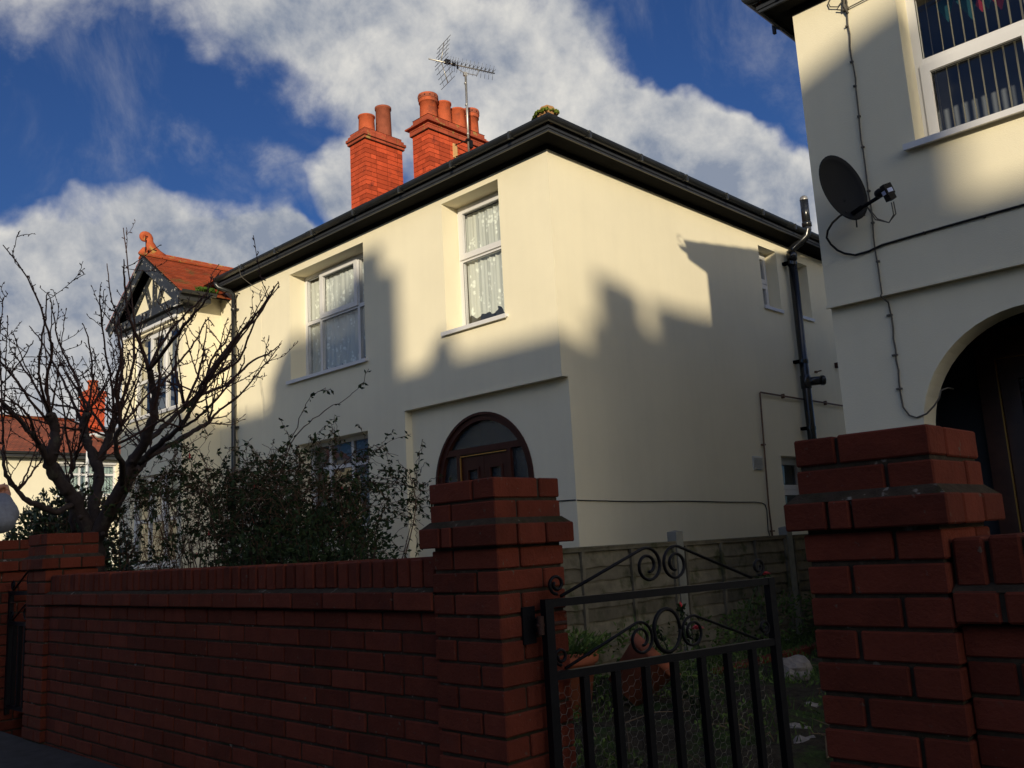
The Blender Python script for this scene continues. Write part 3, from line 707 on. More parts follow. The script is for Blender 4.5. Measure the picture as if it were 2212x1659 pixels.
# hip tiles
mb = MB(); a = V((x1, y0, e0 + .02)); b = V((x1 - hw, y0 + hw, rz + .02)); d = (b - a).normalized(); t = .04; ln = (b - a).length
while t < ln:
    p = a + d * t; q = a + d * min(ln, t + .30); mb.tube([p, q], [.105, .088], 10, 0, True, False, 1.0); t += .285
mb.build('hip_tiles', material('buff_hip_tile', (.36, .20, .09), .9, .1, var=.2, vscale=12, bump=.4), roofA)
mb = MB()
for _ in range(800):
    t = random.uniform(-.02, .75); s_ = random.choice((-1, 1)) * random.uniform(0, .12)
    p = a + d * t + V((s_, s_, 0)) * .7 + V((0, 0, .070 - abs(s_) * .45 + random.uniform(-.01, .02)))
    mb.sphere(p, random.uniform(.006, .017), 0, 5, 3)
mb.build('moss', M_moss, roofA)['kind'] = 'stuff'
# the bay gable: tiled roof, bargeboards, timbering
gx, gzr, gy0, gy1 = -13.93, 4.98, 6.03, 8.1; pitch = math.tan(R(34.5))
mb = MB()
def gable_tiles(mb, sgn):
    slope = 1.72; rows = 19; g = slope / rows; wid = .168
    for r_ in range(rows):
        s0 = r_ * g; n = int((gy1 - gy0) / wid) + 2; off_ = (r_ % 2) * wid / 2
        for i in range(n):
            ya, yb = gy0 + i * wid - off_, gy0 + (i + 1) * wid - off_ - .004
            ya, yb = max(ya, gy0), min(yb, gy1 + (1.0 if False else 0))
            if yb - ya < .02: continue
            def P(s_, y, h): return V((gx + sgn * s_ * math.cos(R(34.5)) + sgn * h * math.sin(R(34.5)), y, gzr - s_ * math.sin(R(34.5)) + h * math.cos(R(34.5))))
            j = random.uniform(-.003, .004)
            t0, t1 = s0 - .02, s0 + g + .012
            vs = [P(t0, ya, .004), P(t1, ya, .020 + j), P(t1, yb, .020 + j), P(t0, yb, .004), P(t0, ya, -.006), P(t1, ya, .006), P(t1, yb, .006), P(t0, yb, -.006)]
            mb.add(vs, [(0, 1, 2, 3), (4, 7, 6, 5), (1, 5, 6, 2), (0, 4, 5, 1), (3, 2, 6, 7), (0, 3, 7, 4)])
gable_tiles(mb, 1); gable_tiles(mb, -1)
for sgn in (1, -1):     # boarding under the tiles
    c, s_ = math.cos(R(34.5)), math.sin(R(34.5)); q = lambda t, y, h: V((gx + sgn * (t * c + h * s_), y, gzr - t * s_ + h * c))
    mb.add([q(0, gy0 + .03, -.008), q(1.70, gy0 + .03, -.008), q(1.70, gy1, -.008), q(0, gy1, -.008), q(0, gy0 + .03, -.03), q(1.70, gy0 + .03, -.03), q(1.70, gy1, -.03), q(0, gy1, -.03)],
           [(0, 1, 2, 3), (7, 6, 5, 4), (0, 4, 5, 1), (1, 5, 6, 2), (3, 7, 4, 0)], 1)
gr = mb.build('gable_roof', [M_tile, M_soff], A)
mb = MB(); y = gy0 - .01
while y < gy1:
    for sgn in (1, -1):
        mb.obox((gx + sgn * .055, y + .14, gzr + .004), V((.078, 0, -.050 * sgn)) if sgn > 0 else V((.078, 0, .050)), V((0, .139, 0)), V((.008 * sgn, 0, .011)))
    mb.tube([(gx, y, gzr + .035), (gx, y + .28, gzr + .035)], .026, 8, 0, True, False); y += .29
mb.build('ridge_tiles', M_ridge, gr)
# scroll finial: curls forward over the street
mb = MB(); P = []; rs = []
for t_, yy, zz, r_ in ((0, .46, .03, .030), (1, .34, .06, .055), (2, .24, .10, .080), (3, .195, .165, .078), (4, .17, .225, .066)):
    P.append((gx, gy0 + yy - .06, gzr + zz)); rs.append(r_)
cy, cz_ = gy0 + .035, gzr + .285
for k in range(17):
    a = R(10 + k * 24); r_ = .078 - k * .0040
    P.append((gx, cy + r_ * math.cos(a), cz_ + r_ * math.sin(a))); rs.append(.058 - k * .0022)
mb.tube(P, rs, 12, 0, True, True, .8)
mb.tube([(gx, gy0 - .03, gzr - .01), (gx, gy0 + .03, gzr + .07), (gx, gy0 + .16, gzr + .13), (gx, gy0 + .2, gzr + .15)], [.05, .055, .05, .02], 10)
mb.sphere((gx, cy, cz_), .03, 0, 12, 8, (1.5, 1, 1))
mb.build('scroll_finial', M_ridge, gr)
mb = MB(); FB = front(gy0)
for sgn in (1, -1):
    c, s_ = math.cos(R(34.5)), math.sin(R(34.5))
    f = lambda t, h: (gx + sgn * (t * c - h * s_), gzr - t * s_ - h * c)
    mb.plate([[f(-.0, .03), f(1.70, .03), f(1.70, .21), f(.14, .21)]], FB, .028, 0, .004 if sgn > 0 else .006)
    mb.plate([[f(.02, .03), f(1.70, .03), f(1.70, .075), f(.05, .075)]], FB, .022, 0, -.018 if sgn > 0 else -.016)
mb.build('bargeboard', M_peel, gr)
mb = MB(); FG = front(6.20)
fbox(mb, FG, -15.16, -12.72, 3.90, 4.03, -.10, .10); fbox(mb, FG, -15.10, -12.76, 3.79, 3.898, -.03, .12)
mb.plate([[(-13.97, 4.03), (-13.89, 4.03), (-13.89, 4.76), (-13.97, 4.76)]], FG, .06, 0, .02)
for sgn in (1, -1):
    a0 = (gx + sgn * .05, 4.03); a1 = (gx + sgn * .33, 4.58)
    mb.plate([[(a0[0], a0[1]), (a0[0] + sgn * .075, a0[1]), (a1[0] + sgn * .075, a1[1] - .03), (a1[0], a1[1])]], FG, .06, 0, .022 if sgn > 0 else .024)
    mb.plate([[(gx + sgn * .96, 4.031), (gx + sgn * 1.05, 4.031), (gx + sgn * .1, 4.77), (gx + sgn * .02, 4.77)]], FG, .06, 0, .026 if sgn > 0 else .028)
mb.build('gable_timber', M_peel, gr)
mb = MB(); fbox(mb, FG, -14.92, -12.98, 3.74, 3.785, -.06, .05); mb.box((-12.96, 6.10, 3.97 - .085), (-12.70, 6.13, 3.90)); mb.build('white_strip', M_upvc, gr)
mb = MB(); fbox(mb, side(-12.53), 5.99, 6.50, 3.90, 3.99, 0, .02); fbox(mb, side(-12.555), 6.08, 6.50, 3.895, 3.91, 0, .27)
mb.build('fascia', M_fascia, gr)
mb = MB()
for _ in range(420):
    u, v_ = random.gauss(0, .09), random.gauss(0, .07)
    mb.sphere((-12.60 + u * .5, 6.45 + v_, 4.10 + random.uniform(-.02, .045) - abs(u) * .2 + .02), random.uniform(.008, .02), 0, 5, 3)
mb.build('moss', M_green, gr)['kind'] = 'stuff'
# chimneys
c1 = chimney(A, -10.96, -10.564, 8.03, 8.77, 4.9, 6.35, 6.55, [(-10.76, 8.22, .135, .30, 'plain', M_pot), (-10.76, 8.56, .132, .56, 'plain', M_potd)], False)
c2 = chimney(A, -10.25, -9.857, 8.73, 9.98, 4.9, 6.455, 6.73, [(-10.055, 8.92, .145, .43, 'vent', M_pot), (-10.055, 9.24, .135, .40, 'plain', M_pot), (-10.055, 9.55, .137, .38, 'plain', M_pot), (-10.055, 9.84, .142, .46, 'vent', M_pot)], True)
# windows of the front
f1, p1 = window(A, FA, -7.53, -6.58, 2.46, 4.02, .255, (), (3.355,), ((0, 1),))
net(f1, FA, -7.50, -6.6, 2.62, 3.93, .335, 8, .06, 3)
f2, p2 = window(A, FA, -10.83, -9.08, 2.43, 3.985, .255, (-10.44, -9.55), (3.28,), ((1, 1),))
net(f2, FA, -10.80, -9.1, 2.52, 3.90, .335, 14, .05, 5)
f3, p3 = window(A, FA, -10.66, -9.08, .32, 1.51, .20, (-10.2, -9.69), (1.15,), (), gl=M_glassd)
net(f3, FA, -10.63, -9.1, .42, 1.45, .34, 12, .05, 6)
F6 = front(6.20)
for z0, z1, tr in ((2.35, 3.70, 2.95), (.0, 1.38, .68)):
    fb, pb = window(A, F6, -14.62, -12.97, z0, z1, .07, (-14.07, -13.52), (tr,), ((1, 1),), sill_out=.04, rext=.10, room=.9)
    bl = MB()
    for i in range(3):
        u = -14.55 + i * .55; fbox(bl, F6, u + .02, u + .46, z0 + .5 * (z1 - z0), z1 - .05, .30, .305)
    bl.build('roller_blind', M_blind, fb)
# windows of the side wall
FS = side(XA)
for u0, u1, v0, v1 in ((11.235, 11.74, 3.08, 3.955), (12.19, 12.70, 3.09, 3.93), (11.24, 12.1, .15, .985)):
    window(A, FS, u0, u1, v0, v1, .18, (), ((v0 + v1) / 2 - .03,), ((0, 0), (0, 1)), gl=M_glassd, sill_out=.03, sill_ext=.015)
# arched door screen
mb = MB(); FD = front(YA + .103); cx, cz, r0 = -7.16, .70, .766
outer = [(cx - r0, GZ)] + arch_pts(cx, cz, r0) + [(cx + r0, GZ)]; r1 = .685
inner = [(cx - r1, GZ + .05)] + arch_pts(cx, cz, r1) + [(cx + r1, GZ + .05)]
mb.plate([outer, inner], FD, .09, 0, .012)
r2 = .776; mb.plate([[(cx - r2, GZ)] + arch_pts(cx, cz, r2) + [(cx + r2, GZ)], [(cx - r0 + .02, GZ + .02)] + arch_pts(cx, cz, r0 - .02) + [(cx + r0 - .02, GZ + .02)]], FD, .02, 0, -.012)
fbox(mb, FD, cx - .62, cx + .62, 1.03, 1.10, .018, .10); fbox(mb, FD, cx - .66, cx - .62, 1.035, 1.08, .020, .10); fbox(mb, FD, cx + .62, cx + .66, 1.035, 1.08, .020, .10)
fbox(mb, FD, cx - .43, cx - .37, GZ, 1.03, .018, .11); fbox(mb, FD, cx + .37, cx + .43, GZ, 1.03, .018, .11)
fbox(mb, FD, cx - .70, cx - .43, -.15, -.05, .02, .10); fbox(mb, FD, cx + .43, cx + .70, -.15, -.05, .02, .10)
scr = mb.build('arched_screen', M_door, A)
mb = MB()
mb.plate([[(cx - r1, GZ)] + arch_pts(cx, cz, r1) + [(cx + r1, GZ)], rect(cx - .37, cx + .37, GZ + .01, 1.02)], FD, .004, 0, .055)
mb.build('pane', M_obsc, scr)
mb = MB(); fbox(mb, FD, cx - .37, cx - .36, GZ, 1.0, .012, .03); fbox(mb, FD, cx - .36, cx + .37, 1.005, 1.015, .012, .03); mb.build('brass_strip', M_brass, scr)
mb = MB()
for a, b in ((cx - .355, cx - .003), (cx + .003, cx + .365)):
    mb.plate([rect(a, b, GZ + .02, 1.0), rect(a + .09, b - .09, .22, .86), rect(a + .09, b - .09, -.6, .05)], FD, .045, 0, .035)
    for q in ((.22, .86), (-.6, .05)):
        mb.plate([rect(a + .075, b - .075, q[0] - .015, q[1] + .015), rect(a + .1, b - .1, q[0] + .01, q[1] - .01)], FD, .012, 0, .024)
dr = mb.build('door', M_door, A)
mb = MB()
for a, b in ((cx - .355, cx - .003), (cx + .003, cx + .365)): mb.plate([rect(a + .08, b - .08, -.61, .87)], FD, .004, 0, .06)
mb.build('pane', M_obsc, dr)
mb = MB(); mb.plate([rect(cx - .95, cx + .95, GZ, 1.7)], FD, .02, 0, .9); mb.build('hall', M_room, scr)
# downpipe on the front, with swan neck and clips
mb = MB(); px, py = -12.32, YA - .06
mb.tube([(px - .10, YA - o_ - .062, gz - .05), (px - .10, YA - o_ - .062, gz - .10), (px - .08, YA - o_ - .04, gz - .135), (px, py - .06, gz - .20), (px, py, gz - .24), (px, py, gz - .32)], .034, 10)
mb.tube([(px, py, gz - .30), (px, py, GZ)], .034, 12)
for z in (3.78, 1.95, .1, -.8):
    mb.lathe((px, py, z), [(.041, 0), (.041, .03)], 12); mb.box((px - .065, py + .02, z), (px + .065, YA - .001, z + .028))
mb.build('downpipe', M_pipeg, A)
# black soil pipe with bend and flue top on the side wall
mb = MB(); X1 = XA + .10
mb.tube([(X1, 12.02, GZ), (X1, 12.03, 3.93)], .062, 14)
mb.lathe((X1, 12.03, 3.86), [(.062, 0), (.074, 0), (.074, .10), (.062, .11)], 16)
mb.tube([(X1, 12.03, 3.95), (X1 + .01, 12.05, 4.03), (X1 + .13, 12.10, 4.12), (X1 + .21, 12.13, 4.19), (X1 + .235, 12.14, 4.28), (X1 + .235, 12.14, 4.36)], .058, 12)
mb.tube([(X1 + .235, 12.14, 4.34), (X1 + .235, 12.14, 4.74)], .06, 14)
mb.lathe((X1 + .235, 12.14, 4.33), [(.060, 0), (.070, 0), (.070, .06), (.06, .07)], 16)
for z in (3.78, 2.32, 1.36): mb.box((XA + .001, 11.90, z), (X1, 11.95, z + .045)); mb.lathe((X1, 12.025, z), [(.068, 0), (.068, .05)], 14); mb.box((XA + .001, 11.90, z - .0), (X1 + .03, 11.98, z + .045))
mb.tube([(X1, 12.03, 2.05), (X1 + .16, 12.16, 2.06)], .062, 12); mb.lathe((X1 + .17, 12.17, 2.06), [(.001, -.01), (.07, -.01), (.072, .03), (.06, .05), (.001, .05)], 14, 0, (1, .8, 0))
mb.lathe((X1, 12.028, 1.95), [(.062, 0), (.073, .01), (.073, .19), (.062, .2)], 16)
sp = mb.build('soil_pipe', M_pipe, A)
mb = MB(); mb.lathe((X1 + .235, 12.14, 4.735), [(.061, 0), (.061, .012), (.052, .045), (.03, .065), (.001, .07)], 12); mb.build('vent_cap', M_alu, sp)
# copper pipe, cable, air vent and small fittings on the side wall
mb = MB(); xp = XA + .03
mb.tube([(xp, 10.76, -1.0), (xp, 10.72, .33), (xp, 10.80, 1.80), (xp, 10.82, 1.812), (xp, 13.3, 1.812), (xp, 14.5, 1.80)], .0115, 8)
for p in ((xp, 11.45, 1.812), (xp, 12.75, 1.812)): mb.box((XA, p[1] - .012, p[2] - .03), (xp + .014, p[1] + .012, p[2] + .03))
for z in (1.10, -.02): mb.box((XA, 10.72 + .01, z), (xp + .014, 10.79, z + .02))
mb.build('copper_pipe', M_copper, A)
mb = MB(); mb.tube([(XA - .45, YA + .095, .415), (XA - .02, YA + .095, .405), (XA + .008, YA + .12, .40)] + [(XA + .008, y, .395 - .0085 * (y - 7) + .004 * math.sin(y * 3)) for y in [7.1 + .3 * k for k in range(12)]] + [(XA + .008, 10.60, .352), (XA + .008, 10.67, .33), (XA + .008, 10.70, .26), (XA + .008, 10.68, .0), (XA + .008, 10.72, -.10), (XA + .008, 10.9, -.105)], .0055, 6)
mb.build('cable', M_cable, A)
mb = MB()
mb.tube([(-12.0 + .35, YA - o_ - .12, gz + .02), (-11.62, YA - .32, 4.10), (-11.50, YA - .2, 3.95), (-11.42, YA - .05, 3.84), (-11.38, YA - .02, 3.74), (-11.45, YA - .015, 3.84), (-11.5, YA - .05, 3.97)], .004, 5)
mb.build('loose_wire', M_cableg, A)
mb = MB(); mb.box((XA, 10.47, .775), (XA + .012, 10.71, .955))
for i in range(10): mb.obox((XA + .016, 10.59, .79 + i * .0165), (.008, 0, -.005), (0, .11, 0), (.0012, 0, .002))
mb.build('air_vent', M_vent, A)
mb = MB(); mb.tube([(XA, 12.60, 2.27), (XA + .08, 12.62, 2.28)], .01, 8); mb.box((XA, 12.55, 2.25), (XA + .03, 12.60, 2.28)); mb.build('overflow_pipe', M_copper, A)
mb = MB(); mb.box((XA, 13.27, 2.40), (XA + .05, 13.33, 2.48)); mb.build('wall_bracket', M_rust, A)

o_ = .17          # the neighbour's eaves are shallower
# television aerial, strapped to the big chimney
T = thing('television_aerial', 'tall grey television aerial on a pole fixed to the large chimney', 'aerial', (-9.60, 9.33, 6.1))
mx_, my_ = -9.60, 9.33
mb = MB(); mb.tube([(mx_, my_, 6.10), (mx_ + .005, my_ + .01, 7.50)], .019, 10)
for z in (6.45, 6.95, 7.32): mb.lathe((mx_, my_, z), [(.0225, 0), (.0225, .02)], 10)
mb.build('pole', M_alu, T)
mb = MB(); mb.box((-9.857, my_ - .10, 6.12), (-9.838, my_ - .02, 6.36), 0); mb.box((-9.857, my_ - .105, 6.12), (-9.83, my_ - .09, 6.36), 0)
mb.tube([(-9.84, my_ - .06, 6.34), (mx_, my_, 6.36)], .010, 6, 1); mb.tube([(-9.84, my_ - .06, 6.14), (mx_, my_, 6.16)], .010, 6, 1); mb.box((mx_ - .03, my_ - .03, 6.33), (mx_ + .03, my_ + .03, 6.37), 1); mb.box((mx_ + .005, my_ + .0, 6.22), (mx_ + .05, my_ + .055, 6.34), 1)
mb.build('bracket', [material('pale_wood_bracket', (.55, .33, .14), .8), M_black], T)
# boom direction across the street and slightly down
bd = V((.26, .965, .03)).normalized(); bdl = V((.965, -.26, 0)).normalized(); bup = bd.cross(bdl) * -1
if bup.z < 0: bup = -bup
bc = V((mx_, my_, 7.62)); 
mb = MB(); mb.tube([bc - bd * .64, bc + bd * .56], .011, 8)
mb.build('boom', M_alu, T)
mb = MB(); 
for k in range(13):
    c = bc + bd * (-.26 + k * .045 if k < 4 else -.125 + (k - 3) * .073); 
    ln = .105 - k * .002
    mb.tube([c - bup * 0 + bdl * -ln + bup * .02, c + bdl * ln + bup * .02], .0035, 5)
    for sgn in (1, -1): mb.tube([c + bup * .018, c + bup * (.018 + .085) * 1.0 * sgn + bdl * .05 * sgn], .0035, 5)
    mb.tube([c + bup * .02 - bdl * .03, c + bup * .055, c + bup * .02 + bdl * .03], .005, 5)
mb.build('directors', M_alud, T)
mb = MB()
base = bc - bd * .42
for sgn in (1, -1):
    arm = (bup * sgn * .92 - bd * (-.20 if sgn > 0 else -.25)).normalized()
    mb.tube([base, base + arm * .36], .008, 6, 0)
    for i in range(5):
        c = base + arm * (.03 + i * .082); 
        mb.tube([c - bdl * .235, c + bdl * .235], .0045, 5, 1)
    for s2 in (-.14, .14): mb.tube([base + arm * .03 + bdl * s2, base + arm * .36 + bdl * s2], .003, 5, 1)
mb.build('reflector', [M_alu, M_alud], T)
mb = MB(); mb.obox(bc - bd * .31 + bup * .02, bd * .045, bdl * .03, bup * .03); mb.obox(bc - bd * .20, bd * .03, bdl * .02, bup * .02); mb.obox(bc - bd * .13 - bup * .03, bd * .012, bdl * .012, bup * .03); mb.build('dipole_box', M_black, T)
mb = MB(); mb.tube([bc - bd * .13 - bup * .02, bc - bd * .11 - bup * .07, bc - bd * .03 - bup * .105, bc - bup * .11, bc + bd * .22 - bup * .105, bc + bd * .25 - bup * .05, bc + bd * .26], .006, 6); mb.obox(bc - bup * .13, bd * .03, bdl * .02, V((0, 0, .03))); mb.build('cradle', M_alu, T)

# ================================================================== the cream house on the right
XB, YB = -2.87, 6.53
B = thing('house', 'cream rendered house at the right edge with satellite dish and open arched porch', 'house', (.6, 10.4, GZ), 'cream rendered houses of the street')
FBh = front(YB); XR = 6.6
mb = MB()
mb.plate([[(XB, 1.65), (XR, 1.65), (XR, ZS), (XB, ZS)], rect(-2.07, -.28, 2.70, 4.0), rect(1.2, 3.0, 2.5, 4.0)], FBh, .30)
rB = .77; cxB, czB = -1.535, .62
mb.plate([[(XB, GZ - .1), (XR, GZ - .1), (XR, 1.6498), (XB, 1.6498)], [(cxB - rB, GZ - .02)] + arch_pts(cxB, czB, rB) + [(cxB + rB, GZ - .02)], rect(1.2, 3.0, .1, 1.4)], FBh, .235, 0, .065)
mb.box((XB - .012, YB - .006, 1.644), (XR, YB + .02, 1.664))
F2 = lambda u, v, w_: V((XB + w_, u, v))
mb.plate([rect(YB + .30, 15.2, GZ - .1, ZS)], F2, .28)
mb.plate([rect(XB + .28, XR, GZ - .1, ZS)], front(14.9), .3)
mb.plate([rect(YB + .30, 14.9, GZ - .1, ZS)], lambda u, v, w_: V((XR - .28 + w_, u, v)), .28)
mb.build('wall', render_cream, B)
mb = MB(); mb.box((XB - o_, YB - o_, ZS), (XR + .3, YB, ZS + .018)); mb.box((XB - o_, YB, ZS + .0005), (XB, 15.5, ZS + .018)); mb.box((XB - .014, YB - .014, 4.104), (XR, YB - .0005, ZS - .0005)); mb.box((XB - .014, YB - .0004, 4.104), (XB - .0005, 15, ZS - .0005)); mb.build('soffit', M_soff, B)
mb = MB(); mb.box((XB - o_ - .022, YB - o_ - .022, ZS - .012), (XR + .3, YB - o_ - .001, ZS + .105)); mb.box((XB - o_ - .022, YB - o_ - .001, ZS - .012), (XB - o_ - .001, 15.5, ZS + .105))
mb.box((XB - o_ - .034, YB - o_ - .034, ZS + .012), (XR + .3, YB - o_ - .023, ZS + .04)); mb.build('fascia', M_fascia, B)
gutter(B, [(XR + .3, YB - o_ - .062, gz), (XB - o_ - .062, YB - o_ - .062, gz), (XB - o_ - .062, 15.5, gz)])
mb = MB(); x0, x1, y0, y1 = XB - o_ - .05, 13.0, YB - o_ - .05, 15.5; hw = (y1 - y0) / 2; rz = e0 + hw * tp
mb.add([(x0, y0, e0), (x1, y0, e0), (x1, y1, e0), (x0, y1, e0), (x0 + hw, y0 + hw, rz), (x1 - .0, y0 + hw, rz)], [(0, 1, 5, 4), (2, 3, 4, 5), (3, 0, 4), (1, 2, 5), (0, 3, 2, 1)])
roofB = mb.build('roof', M_slate, B)
mb = MB(); a = V((x0, y0, e0 + .02)); b = V((x0 + hw, y0 + hw, rz + .02)); d = (b - a).normalized(); t = .02
while t < (b - a).length: mb.tube([a + d * t, a + d * (t + .3)], [.088, .076], 10, 0, True, False); t += .285
hk = [a + V((.03, .03, -.02)), a + V((-.04, -.04, .03)), a + V((-.07, -.07, .06)), a + V((-.07, -.07, .10)), a + V((-.05, -.05, .12)), a + V((-.025, -.025, .11))]
mb.build('hip_tiles', M_ridge, roofB)
mb = MB(); mb.tube(hk, .006, 6); mb.build('hip_iron', M_rust, roofB)
fw1, pw1 = window(B, FBh, -2.07, -.28, 2.70, 4.0, .22, (-1.26,), (3.385,), ((0, 0),), .06, .075, gl=M_glass, sill_out=.07, sill_ext=.07)
mb = MB(); random.seed(11)
for i in range(22):
    u = -1.97 + i * .078; an = R(-70)
    for z0, z1 in ((2.76, 3.96),):
        c, s_ = math.cos(an) * .045, math.sin(an) * .045
        P = [FBh(u - c, z0, .36 - s_), FBh(u + c, z0, .36 + s_), FBh(u + c, z1, .36 + s_), FBh(u - c, z1, .36 - s_)]
        mb.add(P, [(0, 1, 2, 3)])
mb.build('vertical_blind', M_blind, fw1)
for mname, mm, lst in (('bunting', M_teal, [(-1.86, 3.93, .10), (-1.70, 3.93, .13), (-1.58, 3.94, .12)]), ('bunting', M_red, [(-1.62, 3.86, .08), (-1.50, 3.93, .14)])):
    mb = MB()
    for u, v_, s_ in lst:
        mb.add([FBh(u - s_ * .8, v_, .44), FBh(u + s_ * .8, v_ + .02, .44), FBh(u + s_ * .1, v_ - s_ * 1.9, .44), FBh(u, v_, .46)], [(0, 1, 2), (0, 1, 3)])
    mb.build(mname, mm, fw1)
window(B, FBh, 1.2, 3.0, 2.5, 4.0, .2, (2.1,), (3.3,), gl=M_glassd); window(B, FBh, 1.2, 3.0, .1, 1.4, .2, (2.1,), (1.0,), gl=M_glassd)
# open porch: side walls, back wall with the front door and its frame
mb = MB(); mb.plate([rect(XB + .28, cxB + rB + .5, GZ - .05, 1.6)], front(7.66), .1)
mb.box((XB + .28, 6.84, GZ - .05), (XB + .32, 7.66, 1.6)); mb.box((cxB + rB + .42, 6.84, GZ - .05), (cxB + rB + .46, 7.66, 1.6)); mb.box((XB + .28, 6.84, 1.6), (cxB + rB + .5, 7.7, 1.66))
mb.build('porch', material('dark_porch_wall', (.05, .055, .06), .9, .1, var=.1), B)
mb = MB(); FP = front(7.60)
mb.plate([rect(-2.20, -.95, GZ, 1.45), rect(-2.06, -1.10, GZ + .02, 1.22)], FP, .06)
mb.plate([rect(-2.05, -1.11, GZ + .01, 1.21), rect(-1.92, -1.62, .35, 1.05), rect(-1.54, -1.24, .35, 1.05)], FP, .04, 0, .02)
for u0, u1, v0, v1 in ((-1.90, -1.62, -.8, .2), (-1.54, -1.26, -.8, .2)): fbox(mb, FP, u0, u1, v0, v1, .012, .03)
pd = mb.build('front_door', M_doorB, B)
mb = MB(); fbox(mb, FP, -2.063, -2.052, GZ, 1.215, -.004, .02); fbox(mb, FP, -2.052, -1.11, 1.212, 1.218, -.004, .02); mb.build('brass_strip', M_brass, pd)
mb = MB(); mb.plate([rect(-1.93, -1.23, .34, 1.06)], FP, .004, 0, .04); mb.build('pane', M_obsc, pd)
# cables over the wall
def wob(p, q, n, a=.006, y=None):
    p, q = V(p), V(q); return [p.lerp(q, i / n) + V((random.uniform(-a, a), 0, random.uniform(-a, a) * .3)) for i in range(n + 1)]
yc = YB - .012
mb = MB()
mb.tube(wob((-2.425, yc, 4.09), (-2.44, yc, 3.27), 9, .008) + wob((-2.44, yc, 3.2), (-2.452, yc, 1.66), 14, .007)[1:] + [(-2.455, yc - .004, 1.645), (-2.43, YB + .05, 1.60)] + wob((-2.425, YB + .055, 1.56), (-2.428, YB + .055, .93), 8, .004) + [(-2.425, YB + .055, .82), (-2.39, YB + .055, .755), (-2.34, YB + .055, .732), (-2.27, YB + .055, .75), (-2.21, YB + .055, .80), (-2.17, YB + .055, .85), (-2.155, YB + .06, .90), (-2.15, YB + .2, .93), (-2.15, YB + .3, .93)], .0062, 6)
for z in (3.8, 3.5, 3.3, 3.05, 2.8, 2.45, 2.2, 1.9, 1.5, 1.2, .95): mb.box((-2.455, YB - .02 if z > 1.6 else YB + .045, z), (-2.432 if z > 1.6 else -2.415, YB if z > 1.6 else YB + .064, z + .012))
mb.build('cable', M_cableg, B)
mb = MB()
mb.tube([(6.0, yc, 2.07), (.5, yc, 2.045), (-.6, yc, 2.04), (-1.45, yc, 2.035), (-1.93, yc, 2.03), (-2.2, yc, 2.025), (-2.40, yc, 2.02), (-2.50, yc, 2.00), (-2.60, yc - .01, 1.995), (-2.68, yc - .01, 2.03), (-2.73, yc - .01, 2.07), (-2.77, yc - .02, 2.125), (-2.79, yc - .035, 2.18), (-2.76, yc - .07, 2.22), (-2.69, yc - .13, 2.25), (-2.60, yc - .20, 2.26), (-2.52, yc - .27, 2.25)], .0085, 7)
for x in (-2.1, -1.7, -1.3, -.9): mb.box((x, YB - .024, 2.018), (x + .012, YB, 2.034))
mb.build('cable', M_cable, B)
mb = MB(); yk = YB - .02
mb.tube([(-2.44, yk, 4.03), (-2.49, yk, 3.99), (-2.55, yk, 4.02), (-2.56, yk, 4.06), (-2.53, yk, 4.095)], .005, 5); mb.tube([(-2.50, yk, 3.97), (-2.43, yk, 3.93), (-2.40, yk, 3.945), (-2.2, yk, 3.955), (-1.9, yk, 3.99), (-1.7, yk, 4.09)], .005, 5)
mb.tube([(-2.42, yk, 3.90), (-2.44, yk - .01, 3.97), (-2.43, yk, 4.09)], .010, 6); mb.box((-2.455, yk - .01, 3.935), (-2.415, YB, 3.965))
mb.build('cable_bundle', M_cableg, B)

# satellite dish on the right house
DS = thing('satellite_dish', 'dark grey oval satellite dish with receiver arm bolted to the house wall', 'satellite dish', (-2.55, YB, 2.30))
dn = V((-.06, -.90, .12)).normalized()
dn = V((.86, -.50, .06)).normalized()
dc = V((-2.515, YB - .30, 2.43))
du = (V((0, 0, 1)) - dn * dn.z).normalized(); dl = du.cross(dn)
leftv = V((-.714, -.698, 0)); sg_ = 1 if dl.dot(leftv) > 0 else -1
du, dl = du * math.cos(R(20)) + dl * sg_ * math.sin(R(20)), dl * math.cos(R(20)) - du * sg_ * math.sin(R(20))
mb = MB(); vs = []; fs = []; nr, na = 9, 40; rx_, ry_ = .178, .262
for side_ in (0, 1):
    for i in range(nr + 1):
        q = i / nr
        for k in range(na):
            a_ = 2 * math.pi * k / na
            p = dc + dl * math.cos(a_) * rx_ * q + du * math.sin(a_) * ry_ * q + dn * (.060 * (q * q - 1) - side_ * .006 + (.008 if i == nr else 0))
            vs.append(p)
o2 = (nr + 1) * na
for i in range(nr):
    for k in range(na):
        a_, b_ = i * na + k, i * na + (k + 1) % na
        fs.append([a_, b_, b_ + na, a_ + na]); fs.append([o2 + a_, o2 + a_ + na, o2 + b_ + na, o2 + b_])
for k in range(na): a_, b_ = nr * na + k, nr * na + (k + 1) % na; fs.append([a_, b_, o2 + b_, o2 + a_])
mb.add(vs, fs, 0, True); mb.build('reflector', M_dish, DS)
foot = dc - du * .20 + dn * .005 
lnb = dc - du * .19 + dn * .35 - V((0, 0, .02))
mb = MB(); mb.tube([foot - dn * .03, foot + dn * .05, lnb - dn * .05], .014, 8); mb.obox(foot + dn * .03, dn * .06, dl * .012, du * .016); mb.build('feed_arm', M_black, DS)
mb = MB(); mb.lathe(lnb - dn * .075 + du * .02, [(.001, 0), (.032, 0), (.034, .03), (.026, .055), (.026, .09)], 16, 0, tuple(dn)); mb.obox(lnb + du * .01 + dn * .02, dn * .020, dl * .034, du * .040); mb.obox(lnb - du * .042 + dn * .012, dn * .026, dl * .027, du * .024)
mb.build('receiver', M_black, DS)
mb = MB(); 
